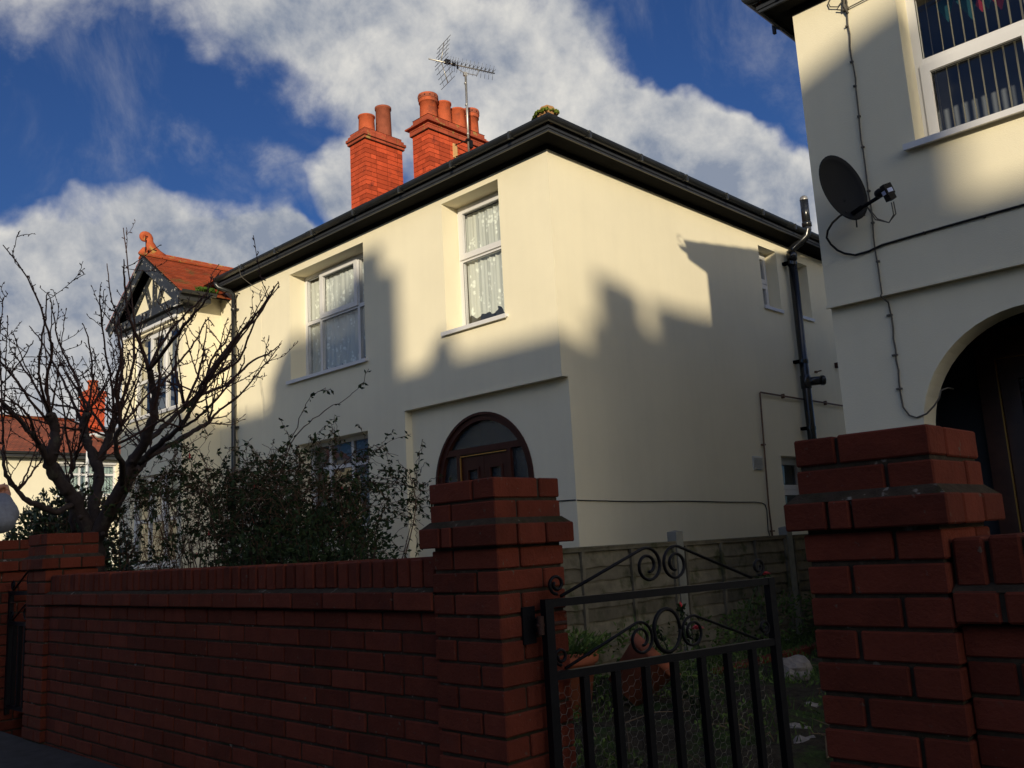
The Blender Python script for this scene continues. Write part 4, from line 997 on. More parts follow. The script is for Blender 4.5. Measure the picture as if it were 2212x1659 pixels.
lab = lnb - du * .02 + dn * .0; mb.obox(lnb + dn * .0415 + du * .0, dn * .0012, dl * .022, du * .014, 0); mb.obox(lnb + dn * .012 - dl * .0355 - du * .005, dn * .016, dl * .0012, du * .014, 0)
mb.build('paper_label', material('pale_label', (.42, .48, .70), .6), DS)
mb = MB(); mb.tube([dc - dn * .06 - du * .08, V((dc.x - .03, YB - .14, dc.z - .08)), V((dc.x - .03, YB - .005, dc.z - .08))], .018, 8); mb.box((dc.x - .08, YB - .012, dc.z - .15), (dc.x + .02, YB, dc.z)); mb.tube([foot, V((dc.x - .05, YB - .01, dc.z - .22))], .006, 6); mb.build('wall_bracket', M_black, DS)
mb = MB()
for s_ in (0, .02): mb.tube([lnb - du * .08 + dl * s_, lnb - du * .16 - dn * .03 + dl * s_, lnb - du * .19 - dn * .10, lnb - du * .12 - dn * .20 + dl * s_, foot + dn * .12 - du * .01], .0045, 5)
mb.build('cable', M_cableg, DS)

# ================================================================== sunlit house across the end of the street
XC = -31.6
Cc = thing('house', 'distant sunlit cream house with red tiled roof behind the bare tree', 'house', (XC - 4.5, 6.0, GZ), 'houses seen in the distance')
FC = side(XC)
mb = MB()
mb.plate([rect(-9, 17, GZ - .2, 3.68), rect(11.0, 12.9, 2.42, 3.50), rect(4.5, 6.6, 2.42, 3.50), rect(11.0, 12.9, -.4, .9), rect(-3, -1, 2.42, 3.5)], FC, .3)
mb.box((XC, 13.6, 2.38), (XC + .03, 14.6, 2.405)); mb.build('wall', render_cream, Cc)
mb = MB(); mb.add([(XC + .35, -9.3, 3.80), (XC + .35, 17.3, 3.80), (XC - 4.3, 13.0, 5.60), (XC - 4.3, -6, 5.60), (XC - 9, 17.3, 3.80), (XC - 9, -9.3, 3.80)], [(0, 1, 2, 3), (1, 4, 2), (4, 5, 3, 2), (5, 0, 3), (0, 5, 4, 1)])
rc = mb.build('roof', M_farroof, Cc)
mb = MB(); mb.tube([(XC - 4.3, -6, 5.61), (XC - 4.3, 13.0, 5.61)], .10, 8); mb.build('ridge_tiles', M_ridge, rc)
mb = MB(); mb.box((XC + .02, -9.3, 3.64), (XC + .36, 17.3, 3.78)); halfround(mb, [(XC + .42, 17.3, 3.80), (XC + .42, -9.3, 3.80)], .07); mb.build('gutter', M_fascia, Cc)
mb = MB(); z = 6.62; k = 0
while z > 4.5: ring(mb, XC - 3.6, XC - 2.95, 12.95, 13.62, z - .068, .068, k); z -= .075; k += 1
st = mb.build('chimney', [M_cb, M_cm], Cc)
mb = MB(); ring(mb, XC - 3.65, XC - 2.9, 12.90, 13.67, 6.40, .1, 0); ring(mb, XC - 3.62, XC - 2.93, 12.93, 13.64, 6.51, .1, 1); mb.build('capping', [M_cbd, M_cm], st)
mb = MB(); mb.lathe((XC - 3.27, 13.28, 6.62), [(.18, 0), (.17, .36), (.20, .37), (.20, .42), (.14, .42)], 16); mb.build('chimney_pot', M_pot, st)
for y0_, y1_, z0_, z1_ in ((11.0, 12.9, 2.42, 3.50), (4.5, 6.6, 2.42, 3.50), (-3, -1, 2.42, 3.5), (11.0, 12.9, -.4, .9)):
    fc, pc = window(Cc, FC, y0_, y1_, z0_, z1_, .08, (y0_ + .7, y0_ + 1.3), (z1_ - .36,), (), .07, .07, sill_ext=.1)
    mb = MB()
    for i in range(int((y1_ - y0_) / .1)):
        u = y0_ + .08 + i * .1; mb.add([FC(u, z0_ + .05, .22), FC(u + .088, z0_ + .05, .24), FC(u + .088, z1_ - .05, .24), FC(u, z1_ - .05, .22)], [(0, 1, 2, 3)])
    mb.build('vertical_blind', material('pale_green_blind', (.40, .52, .48), .8), fc)
    mb = MB(); mb.add([FC(y0_, z1_ - .02, -.02), FC(y1_, z1_ - .02, -.02), FC(y1_, z1_ + .06, -.0), FC(y0_, z1_ + .06, -.0)], [(0, 1, 2, 3)]); mb.build('lintel_trim', M_upvc, fc)
# grey dormer on the same roof
mb = MB(); mb.plate([[(13.1, 4.0), (14.6, 4.0), (14.6, 4.75), (13.85, 5.15), (13.1, 4.75)]], side(XC - .9), 1.6); mb.build('dormer', material('grey_slate_cheek', (.13, .125, .12), .9, .2, var=.2, vscale=3), Cc)

# slender lamp post in front of it
LP = thing('street_lamp', 'slender pale street lamp with bowl head in front of the distant house', 'street lamp', (-26.7, 10.07, GZ))
mb = MB(); mb.tube([(-26.7, 10.07, GZ), (-26.7, 10.07, 3.0), (-26.7, 10.07, 3.72)], [.075, .045, .035], 10); mb.build('post', M_white, LP)
mb = MB(); mb.tube([(-26.7, 10.07, 3.68), (-26.66, 10.12, 3.80), (-26.58, 10.22, 3.82)], .025, 8); mb.sphere((-26.47, 10.33, 3.77), .16, 0, 14, 8, (1, 1, .55)); mb.build('lamp_head', M_white, LP)

# ================================================================== the row of houses behind the camera that shades the street
O = thing('house', 'row of brick houses on the opposite side of the street with tall chimneys', 'house', (15, -12, GZ))
mb = MB(); mb.box((.9, -15, GZ - .1), (32, -9.2, 4.3)); mb.plate([[(-15, 4.3), (-9.2, 4.3), (-12, 6.62)]], lambda u, v, w_: V((.9 + w_, u, v)), 31.0); mb.build('wall', coursed('far_brick', (.17, .05, .03), (.12, .04, .03), (.08, .07, .06), .225, .075, (0, 2)), O)
mb = MB(); mb.add([(.7, -15.3, 4.2), (32, -15.3, 4.2), (32, -12, 6.80), (.7, -12, 6.80), (.7, -8.9, 4.2), (32, -8.9, 4.2)], [(0, 1, 2, 3), (3, 2, 5, 4)]); mb.build('roof', M_slate, O)
FO = front(-12.15)
mb = MB(); mb.plate([[(5.75, 6.3), (5.75, 7.15), (6.1, 7.58), (6.6, 7.95), (7.35, 8.25), (7.7, 8.47), (8.17, 8.47), (8.2, 8.15), (8.50, 8.05), (8.50, 6.3)]], FO, .3); mb.plate([[(9.15, 6.6), (9.42, 7.14), (9.68, 6.6)]], FO, .25); mb.build('chimney', M_brick, O)
mb = MB(); mb.plate([[(11.72, 6.4), (11.74, 7.15), (11.92, 7.2), (11.92, 7.72), (12.40, 7.74), (12.42, 7.36), (12.84, 7.38), (12.86, 7.84), (13.7, 8.06), (14.55, 8.38), (14.83, 8.42), (14.83, 6.4)]], FO, .3); mb.build('chimney', M_brick, O)
for i in range(6):
    mb = MB(); 
    for z0_, z1_ in ((-.2, 1.2), (2.3, 3.6)): fbox(mb, lambda u, v, w_: V((u, -9.2 - w_, v)), 2 + i * 4.6, 3.8 + i * 4.6, z0_, z1_, -.02, .02)
    mb.build('window', M_upvc, O)

# ================================================================== fence between the gardens
FN = thing('garden_fence', 'low weathered waney-lap timber fence with concrete posts between the two houses', 'fence', (-4.4, 8.4, GZ))
xf = -4.40; posts = [4.55, 6.48, 8.41, 10.34, 12.27]
for i, y in enumerate(posts):
    mb = MB(); zt = .045 - .012 * i if i < 3 else .03 - .012 * i
    mb.box((xf - .045, y - .05, GZ - .1), (xf + .045, y + .05, zt)); mb.add([(xf - .045, y - .05, zt), (xf + .045, y - .05, zt), (xf + .045, y + .05, zt), (xf - .045, y + .05, zt), (xf, y, zt + .012)], [(0, 1, 4), (1, 2, 4), (2, 3, 4), (3, 0, 4)])
    mb.build('post', M_conc, FN)
random.seed(5)
for i in range(len(posts) - 1):
    ya, yb = posts[i] + .052, posts[i + 1] - .052; mb = MB()
    zt = -.045 - .006 * i; z = zt - .02; 
    mb.box((xf - .03, ya, zt - .035), (xf + .035, yb, zt - .012), 0); mb.box((xf - .036, ya, zt - .012), (xf + .042, yb, zt), 0)
    while z > GZ + .16:
        n = 18; h = .135; vs = []; fs = []
        for k in range(n + 1):
            y = ya + (yb - ya) * k / n; wv_ = random.uniform(-.007, .007)
            vs += [(xf + .000, y, z), (xf + .018, y, z - h * .5), (xf + .026, y, z - h + wv_), (xf + .008, y, z - h + wv_), (xf - .008, y, z)]
        for k in range(n):
            for q in range(5): a_ = k * 5 + q; b_ = k * 5 + (q + 1) % 5; fs.append([a_, b_, b_ + 5, a_ + 5])
        mb.add(vs, fs); z -= .098
    for s_ in ([0.02, .33, .66, .98] if True else []):
        y = ya + (yb - ya) * s_; mb.box((xf + .024, y - .016, GZ + .10), (xf + .046, y + .016, zt - .036)); 
    mb.box((xf - .02, ya, GZ + .05), (xf + .03, yb, GZ + .10))
    mb.build('fence_panel', M_wood, FN)
    mb = MB(); mb.box((xf - .022, ya, GZ - .1), (xf + .022, yb, GZ + .05)); mb.build('gravel_board', M_conc, FN)

# ================================================================== wrought iron gates
def spiral(c, r0, r1, a0, turns, n=34):
    return [(c[0] + (r0 + (r1 - r0) * k / n) * math.cos(R(a0 - 360 * turns * k / n)), c[1] + (r0 + (r1 - r0) * k / n) * math.sin(R(a0 - 360 * turns * k / n))) for k in range(n + 1)]
def make_gate(P, wd, label, loc, d, wire=True, name='iron_gate', ztop=-.185, zmid=-.42, zbot=-1.0):
    """d: unit direction from the hinge along the gate"""
    d = V(d).normalized(); nrm = V((d.y, -d.x, 0)); O_ = V(loc); t = thing(name, label, 'gate', (loc[0], loc[1], GZ), 'black wrought iron garden gates')
    at = lambda s_, z, w_=0: V((O_.x, O_.y, 0)) + d * s_ + nrm * w_ + V((0, 0, z))
    def bar(mb, s0, z0, s1, z1, h, w_):
        p, q = at(s0, z0), at(s1, z1); ax = (q - p); l = ax.length / 2; ax = ax.normalized(); up = nrm.cross(ax).normalized()
        mb.obox((p + q) / 2, ax * l, nrm * w_, up * h)
    mb = MB(); bar(mb, 0, zbot, 0, ztop, .0165, .015); bar(mb, wd, zbot, wd, ztop, .0165, .015)
    bar(mb, .0155, ztop - .014, wd - .0155, ztop - .014, .013, .0125); bar(mb, .0155, zmid - .013, wd - .0155, zmid - .013, .013, .0125); bar(mb, .0155, zbot + .06, wd - .0155, zbot + .06, .013, .0125)
    mb.build('frame', M_iron, t)
    n = 7
    for i in range(n):
        s_ = wd * (i + 1) / (n + 1); mb = MB(); bar(mb, s_, zbot + .06, s_, zmid - .027, .0125, .0125); mb.build('bar', M_iron, t)
    k = wd / 1.10; S = lambda x: x * k
    def strip(pts, r_=.0062): 
        mb_ = MB(); mb_.tube([at(p[0], p[1]) for p in pts], r_, 7, 0, True, True, 1.35); return mb_
    c = .53
    L1 = [(S(.06), ztop + .006)] + spiral((S(c - .068), ztop + .083), .066, .022, 112, 1.55)
    m1 = strip(L1, .0056)
    R1 = [(2 * S(c) - p[0], p[1]) for p in L1]; R1[0] = (S(1.0), ztop + .006)
    m1.tube([at(*p) for p in R1], .0056, 7, 0, True, True, 1.35)
    for s_, sg in ((.045, 1), (1.045, -1)):
        q = spiral((S(s_), ztop + .046), .033, .012, 270, 1.35, 24)
        if sg < 0: q = [(2 * S(s_) - p[0], p[1]) for p in q]
        m1.tube([at(*p) for p in q], .0058, 6, 0, True, True, 1.3)
    m1.build('top_scroll', M_iron, t)
    zb = zmid + .006
    L2 = [(S(.06), zb)] + spiral((S(c - .128), zb + .060), .060, .024, 105, 1.5)
    m2 = strip(L2, .0052); R2 = [(2 * S(c) - p[0], p[1]) for p in L2]; R2[0] = (S(1.0), zb)
    m2.tube([at(*p) for p in R2], .0052, 7, 0, True, True, 1.3)
    m2.tube([at(S(c) + .064 * math.cos(R(a_)), zb + .078 + .076 * math.sin(R(a_))) for a_ in range(0, 361, 12)], .0065, 7, 0, True, True, 1.3)
    for s_, sg in ((.045, 1), (1.045, -1)):
        q = spiral((S(s_), zb + .040), .028, .012, 270, 1.3, 22)
        if sg < 0: q = [(2 * S(s_) - p[0], p[1]) for p in q]
        m2.tube([at(*p) for p in q], .0055, 6, 0, True, True, 1.3)
    m2.build('middle_scroll', M_iron, t)
    mb = MB(); zh = ztop - .082
    mb.tube([at(-.045, zh, 0), at(.0, zh, 0), at(.075, zh, .0)], .007, 7); mb.lathe(at(-.030, zh - .03), [(.012, 0), (.012, .06)], 8)
    mb.build('hinge_pin', M_rust, t)
    if wire:
        mb = MB(); cs = .0185; hx = cs * 1.5; hy = cs * .92
        cols = int((wd - .02) / hx); rows = int((zmid - .04 - (zbot + .02)) / (2 * hy))
        W = lambda s_, z: at(s_ + random.uniform(-.0025, .0025), z + random.uniform(-.0025, .0025), -.024 + .006 * math.sin(s_ * 9 + z * 7))
        for i in range(cols):
            for j in range(rows):
                s0 = .012 + i * hx; z0 = zbot + .03 + j * 2 * hy + (hy if i % 2 else 0)
                A_, B_, C__, D__ = W(s0, z0), W(s0 + cs * .5, z0 + hy), W(s0 + cs * .5, z0 - hy), W(s0 - cs, z0)
                for q in (B_, C__, D__): mb.tube([A_, q], .0007, 3, 0, False, False)
        for j in range(6): mb.tube([at(.012 + j * .2, zmid - .035, -.02), at(.03 + j * .2, zmid + .005, .012), at(.05 + j * .2, zmid - .03, -.02)], .001, 4)
        mb.build('chicken_wire', M_wire, t, fix=False)
    return t
g1 = make_gate(None, 1.10, 'black scrolled iron garden gate swung open, chicken wire tied behind its bars', (-2.075, 2.275), (math.sin(R(12)), math.cos(R(12)), 0))
mb = MB(); mb.box((-2.119, 2.195, -.325), (-2.112, 2.255, -.205)); mb.obox((-2.10, 2.262, -.267), (.02, 0, 0), (0, .012, 0), (0, 0, .022)); mb.lathe((-2.112, 2.225, -.24), [(.008, 0), (.008, .001)], 6, 0, (1, 0, 0))
hp = mb.build('hinge_plate', M_iron, g1)
g2 = make_gate(None, .90, 'black scrolled iron gate at the left edge, closed between two piers', (-7.38, 2.27), (1, 0, 0), wire=False, ztop=-.135, zmid=-.35)

# ================================================================== plants
def leaf(mb, p, d, up, l, w_, mat=0):
    """small folded leaf from p along d"""
    d = V(d).normalized(); s_ = d.cross(up)
    if s_.length < 1e-4: s_ = d.orthogonal()
    s_ = s_.normalized(); n_ = s_.cross(d)
    p = V(p); m_ = p + d * l * .5
    mb.add([p, m_ + s_ * w_ * .5 + n_ * w_ * .16, p + d * l - n_ * l * .08, m_ - s_ * w_ * .5 + n_ * w_ * .16], [(0, 1, 2), (0, 2, 3)], mat)
def rv(a=1.0): return V((random.uniform(-a, a), random.uniform(-a, a), random.uniform(-a, a)))
def smooth_path(P, n=4):
    P = [V(p) for p in P]; out_ = []
    for i in range(len(P) - 1):
        p0 = P[max(i - 1, 0)]; p1 = P[i]; p2 = P[i + 1]; p3 = P[min(i + 2, len(P) - 1)]
        for k in range(n):
            t = k / n; out_.append(.5 * ((2 * p1) + (p2 - p0) * t + (2 * p0 - 5 * p1 + 4 * p2 - p3) * t * t + (3 * p1 - p0 - 3 * p2 + p3) * t ** 3))
    out_.append(P[-1]); return out_
random.seed(21)
LIMBS= [([(-8.76, 3.57, -1.16), (-8.72, 3.43, -0.44), (-8.66, 3.35, 0.11), (-8.62, 3.33, 0.34)], 0.19, 0.16), ([(-8.65, 3.32, 0.28), (-8.59, 3.15, 0.6), (-8.55, 3.02, 0.74), (-8.5, 2.89, 0.9), (-8.41, 2.87, 1.05), (-8.41, 2.89, 1.22), (-8.37, 2.83, 1.36)], 0.12, 0.07), ([(-8.5, 2.89, 0.9), (-8.32, 2.73, 1.08), (-8.2, 2.52, 1.27), (-8.11, 2.28, 1.46)], 0.05, 0.025), ([(-8.59, 3.15, 0.6), (-8.52, 2.97, 0.51), (-8.44, 2.75, 0.57), (-8.42, 2.6, 0.68), (-8.35, 2.48, 0.86), (-8.33, 2.45, 1.07)], 0.06, 0.02), ([(-8.64, 3.33, 0.28), (-8.67, 3.35, 0.62), (-8.71, 3.39, 0.9), (-8.73, 3.36, 0.98), (-8.79, 3.33, 1.14), (-8.85, 3.3, 1.31), (-8.8, 3.3, 1.46)], 0.1, 0.065), ([(-8.72, 3.38, 0.92), (-8.76, 3.44, 1.06), (-8.89, 3.55, 1.25), (-8.92, 3.62, 1.45)], 0.07, 0.06), ([(-8.97, 3.28, 0.34), (-8.96, 3.24, 0.56), (-9.04, 3.24, 0.8), (-9.2, 3.17, 1.02)], 0.045, 0.03), ([(-9.04, 3.24, 0.8), (-8.99, 3.26, 0.92), (-9.06, 3.3, 1.05)], 0.03, 0.02), ([(-8.62, 3.35, 0.28), (-8.39, 3.37, 0.52), (-8.18, 3.39, 0.71), (-8.07, 3.43, 0.91), (-7.88, 3.45, 1.06), (-7.68, 3.44, 1.28), (-7.64, 3.43, 1.48), (-7.54, 3.34, 1.66)], 0.12, 0.05), ([(-8.7, 3.41, 0.28), (-8.7, 3.6, 0.65), (-8.73, 3.78, 0.94), (-8.74, 3.89, 1.06), (-8.76, 4.12, 1.19), (-8.76, 4.36, 1.34), (-8.73, 4.51, 1.43)], 0.09, 0.035), ([(-8.03, 3.48, 0.91), (-7.68, 3.51, 1.04), (-7.33, 3.53, 1.14), (-7.14, 3.54, 1.29), (-6.96, 3.53, 1.46)], 0.055, 0.025), ([(-7.88, 3.45, 1.06), (-8.12, 3.73, 1.25), (-8.12, 3.95, 1.46), (-8.07, 4.11, 1.6)], 0.05, 0.028), ([(-8.18, 3.39, 0.71), (-7.74, 3.2, 0.87), (-7.55, 3.07, 1.0), (-7.39, 3.05, 1.14)], 0.05, 0.03)]
SHOOTS= [[(-8.37, 2.83, 1.36), (-8.3, 2.76, 1.61), (-8.12, 2.74, 1.86), (-8.01, 2.65, 2.07), (-7.95, 2.47, 2.44), (-7.85, 2.24, 2.65)], [(-8.8, 3.3, 1.46), (-8.82, 3.21, 1.78), (-8.99, 3.11, 2.12), (-8.98, 3.04, 2.38), (-8.98, 2.99, 2.61)], [(-8.8, 3.3, 1.46), (-8.92, 3.39, 1.81), (-8.98, 3.37, 2.19), (-9.1, 3.35, 2.41)], [(-8.92, 3.62, 1.45), (-8.72, 3.69, 1.9), (-8.63, 3.67, 2.35), (-8.61, 3.62, 2.62), (-8.65, 3.55, 3.32)], [(-8.92, 3.62, 1.45), (-8.59, 3.44, 1.76), (-8.48, 3.32, 2.09), (-8.35, 3.22, 2.45), (-8.23, 3.18, 2.46)], [(-8.92, 3.62, 1.45), (-9.07, 3.74, 2.06), (-9.13, 3.73, 2.46), (-9.15, 3.64, 2.75), (-9.12, 3.58, 3.09)], [(-7.54, 3.34, 1.66), (-7.47, 3.22, 1.88), (-7.39, 3.09, 2.09), (-7.27, 3.0, 2.36), (-7.25, 2.98, 2.52)], [(-7.54, 3.34, 1.66), (-7.52, 3.44, 1.91), (-7.46, 3.58, 2.13), (-7.28, 3.71, 2.32), (-7.23, 3.73, 2.39)], [(-7.54, 3.34, 1.66), (-6.93, 3.31, 1.86), (-6.59, 3.32, 2.0), (-6.42, 3.33, 2.07)], [(-7.64, 3.43, 1.48), (-7.75, 3.68, 1.77), (-7.68, 3.82, 1.99), (-7.66, 3.93, 2.22), (-7.62, 3.98, 2.16)], [(-7.14, 3.54, 1.29), (-6.74, 3.56, 1.58), (-6.48, 3.62, 1.81), (-6.25, 3.66, 1.96), (-6.03, 3.69, 2.13)], [(-6.96, 3.53, 1.46), (-6.9, 3.77, 1.83), (-6.69, 3.91, 2.05), (-6.65, 4.03, 2.29)], [(-6.96, 3.53, 1.46), (-6.91, 3.69, 1.58), (-6.77, 3.78, 1.69), (-6.61, 3.86, 2.03), (-6.53, 4.01, 2.3)], [(-8.07, 4.11, 1.6), (-7.99, 4.31, 1.7), (-7.86, 4.52, 1.93), (-7.82, 4.67, 2.01), (-7.72, 4.75, 2.1)], [(-8.07, 4.11, 1.6), (-8.06, 4.18, 1.93), (-7.92, 4.27, 2.12), (-7.93, 4.34, 2.34)], [(-8.12, 3.95, 1.46), (-7.97, 4.02, 1.8), (-7.9, 4.03, 2.02), (-7.85, 4.03, 2.22)], [(-8.41, 2.89, 1.22), (-8.33, 2.63, 1.48), (-8.3, 2.46, 1.7), (-8.28, 2.31, 1.84)], [(-8.41, 2.89, 1.22), (-8.68, 2.81, 1.63), (-8.85, 2.73, 1.87), (-8.99, 2.71, 1.99)], [(-8.32, 2.73, 1.08), (-8.03, 2.54, 1.27), (-7.99, 2.42, 1.37), (-8.01, 2.25, 1.39)], [(-8.85, 3.3, 1.31), (-9.2, 3.28, 1.71), (-9.47, 3.23, 2.03), (-9.74, 3.17, 2.34), (-9.91, 3.11, 2.52)], [(-8.89, 3.55, 1.25), (-9.28, 3.51, 1.6), (-9.49, 3.38, 1.91), (-9.65, 3.29, 2.22)], [(-8.37, 2.83, 1.36), (-8.13, 2.67, 1.53), (-8.0, 2.6, 1.74), (-7.8, 2.57, 2.06), (-7.75, 2.56, 2.28)], [(-8.73, 4.51, 1.43), (-8.72, 4.63, 1.57), (-8.62, 4.81, 1.74), (-8.48, 5.01, 2.04), (-8.41, 5.17, 2.28)], [(-8.12, 3.95, 1.46), (-8.32, 3.95, 1.86), (-8.35, 3.99, 2.15), (-8.29, 4.0, 2.32)], [(-7.39, 3.05, 1.14), (-7.27, 2.95, 1.42), (-7.1, 2.92, 1.65), (-7.09, 2.86, 1.91), (-7.07, 2.85, 2.06)], [(-7.68, 3.44, 1.28), (-7.49, 3.41, 1.57), (-7.45, 3.38, 1.81), (-7.29, 3.35, 2.02)], [(-8.8, 3.3, 1.46), (-9.02, 3.22, 1.54), (-9.41, 3.1, 1.64), (-9.66, 2.96, 1.8), (-9.91, 2.86, 1.81)], [(-8.85, 3.3, 1.31), (-8.77, 3.1, 1.3), (-8.86, 2.84, 1.38), (-8.95, 2.59, 1.49)], [(-7.33, 3.53, 1.14), (-6.92, 3.49, 1.18), (-6.7, 3.53, 1.3), (-6.53, 3.64, 1.51), (-6.48, 3.66, 1.64)]]

TR = thing('bare_tree', 'bare pollarded cherry tree with thick dark limbs and long budding shoots', 'tree', tuple(LIMBS[0][0][0][:2]) + (GZ,))
mb = MB(); tw = MB()
def bark_path(P, n, amp): return [p + rv(amp) for p in smooth_path(P, n)]
for P, r0_, r1_ in LIMBS:
    Q = bark_path(P, 5, .010); n = len(Q)
    rs = [(r0_ + (r1_ - r0_) * i / (n - 1)) * .54 * random.uniform(.88, 1.14) for i in range(n)]
    if r1_ > .05: rs[-1] *= 1.0; rs[-2] *= 1.15; rs[-3] *= 1.08      # pollard knuckle
    mb.tube(Q, rs, 10)
    for _ in range(int(n * .5)):
        i = random.randrange(n); 
        if rs[i] > .035: d = rv().normalized(); mb.tube([Q[i] + d * rs[i] * .5, Q[i] + d * (rs[i] + .02)], [rs[i] * .6, rs[i] * .25], 7)
def buds(Q, rs):
    dist = 0; nxt = random.uniform(.03, .08)
    for i in range(1, len(Q)):
        seg = (Q[i] - Q[i - 1]); dist += seg.length
        while dist > nxt:
            d = (rv() + seg.normalized() * .6 + V((0, 0, .3))).normalized(); l = random.uniform(.012, .035)
            tw.tube([Q[i], Q[i] + d * l * .7, Q[i] + d * l], [max(.0035, rs[i] * .5), .0055, .002], 4, 0, False)
            if random.random() < .25:
                e = Q[i] + d * l; tw.tube([e, e + rv(.012) + d * .012], [.004, .003], 4, 0, False)
            nxt += random.uniform(.035, .085)
def shoot(P, r0_, r1_, side_p=.25, depth=0):
    Q = bark_path(P, 5, .006 if depth == 0 else .004); n = len(Q); rs = [r0_ + (r1_ - r0_) * i / (n - 1) for i in range(n)]
    tw.tube(Q, rs, 6 if depth == 0 else 4, 0, True); buds(Q, rs)
    if depth < 2:
        for i in range(2, n - 2):
            if random.random() < side_p:
                seg = (Q[i] - Q[i - 1]).normalized(); d = (seg * random.uniform(.5, 1) + rv(.8) + V((0, 0, random.uniform(-.1, .5)))).normalized()
                l = random.uniform(.12, .5) * (1 if depth == 0 else .5)
                p1 = Q[i] + d * l * .5 + rv(.02); p2 = Q[i] + d * l + V((0, 0, .12 * l)) + rv(.03)
                shoot([Q[i], p1, p2], max(.0035, rs[i] * .6), .0028, .12, depth + 1)
for P in SHOOTS: shoot(P, random.uniform(.013, .018), .0042, .16)
ends = [(V(P[-1]), V(P[-1]) - V(P[-2]), r1_) for P, r0_, r1_ in LIMBS[1:]] + [(V(P[len(P) // 2]), V(P[-1]) - V(P[-2]), r1_) for P, r0_, r1_ in LIMBS[1:]]
for e, d0, r_ in ends:
    for _ in range(3):
        d = (d0.normalized() * .5 + rv(.85) + V((0, 0, .55))).normalized(); l = random.uniform(.35, 1.0)
        bend = rv(.25)
        shoot([e, e + d * l * .35 + bend * .06, e + d * l * .7 + bend * .16 + V((0, 0, .03)), e + d * l + bend * .22 + V((0, 0, .1))], random.uniform(.007, .013), .0035, .13)
mb.build('trunk', M_bark, TR, fix=False); tw.build('crown', M_twig, TR, fix=False)

# big fuchsia bush behind the garden wall
random.seed(33)
BU = thing('shrub', 'large straggly fuchsia bush behind the garden wall with arching stems and red flowers', 'shrub', (-7.3, 4.3, GZ), 'shrubs in the garden')
st = MB(); lf = MB(); FL = []
def stem(P, r0_, leafy, sub=2):
    Q = [p + rv(.012) for p in smooth_path(P, 5)]; n = len(Q)
    st.tube(Q, [max(.0022, r0_ * (1 - .8 * i / (n - 1))) for i in range(n)], 4, 0, False)
    for i in range(1, n):
        seg = (Q[i] - Q[i - 1]).normalized()
        if random.random() < leafy * (.4 + .6 * i / n):
            for _ in range(random.choice((1, 2, 2, 3))):
                d = (rv() + seg * .5 + V((0, 0, -.35))).normalized(); l = random.uniform(.032, .062)
                q = Q[i].lerp(Q[i - 1], random.random()); leaf(lf, q, d, rv(), l, l * .48)
        if sub and random.random() < (.22 if leafy < .2 else .30):
            d = (seg * .5 + rv(.9) + V((0, 0, .15))).normalized(); l = random.uniform(.12, .42)
            stem([Q[i], Q[i] + d * l * .5, Q[i] + d * l + V((0, 0, -.10 * l))], r0_ * .5, leafy * 1.1, sub - 1)
        if leafy > .3 and random.random() < .0008:
            q = Q[i]; fl = MB(); FL.append(fl); fl.tube([q, q + V((0, 0, -.02)), q + V((0, 0, -.035)), q + V((0, 0, -.05))], [.002, .006, .005, .001], 5); 
            for k in range(4): a_ = k * 1.57; leaf(fl, q + V((0, 0, -.03)), (math.cos(a_), math.sin(a_), -.7), V((0, 0, 1)), .022, .010)
for i in range(150):
    f = random.random() ** .85; x = -10.6 + 4.35 * f; y = random.uniform(3.9, 5.2)
    hgt = 2.05 - .5 * abs(f - .48) * 2 + random.uniform(-.45, .15)
    if f < .12: hgt *= .72
    lean = V((random.gauss((f - .5) * .6, .62), random.gauss(-.1, .35), 0)); top = GZ + hgt
    if f > .75: lean.x = min(lean.x, .1)
    leafy = .02 + .50 * max(0, min(1, (f - .32) / .30))
    if y > 4.7: leafy *= .6
    P = [V((x, y, GZ)), V((x, y, GZ + hgt * .4)) + lean * .30 + rv(.10), V((x, y, GZ + hgt * .8)) + lean * .60 + rv(.12), V((x, y, top)) + lean * .95, V((x, y, top - random.uniform(-.02, .22))) + lean * 1.45]
    stem(P, random.uniform(.004, .008), leafy)
# the long sprays reaching up against the wall
for P in ([(-7.2, 4.3, .4), (-6.9, 4.3, .9), (-6.55, 4.3, 1.13), (-6.2, 4.3, 1.22), (-5.85, 4.3, 1.30), (-5.68, 4.3, 1.45)], [(-7.0, 4.3, .8), (-6.75, 4.3, 1.12), (-6.55, 4.3, 1.33), (-6.35, 4.3, 1.38), (-6.22, 4.3, 1.36)],
          [(-6.4, 4.2, .4), (-5.85, 4.2, .74), (-5.5, 4.2, .80), (-5.32, 4.2, .70)], [(-6.4, 4.2, .3), (-5.9, 4.2, .60), (-5.5, 4.2, .56), (-5.25, 4.2, .50)], [(-6.3, 4.2, 0), (-5.7, 4.2, .3), (-5.4, 4.2, .40), (-5.2, 4.2, .44)]):
    stem(P, .006, .62, 0)
st.build('stems', M_stem, BU, fix=False); lf.build('foliage', M_leaf, BU, fix=False); 
for fl in FL[:40]: fl.build('flower', M_flower, BU, fix=False)

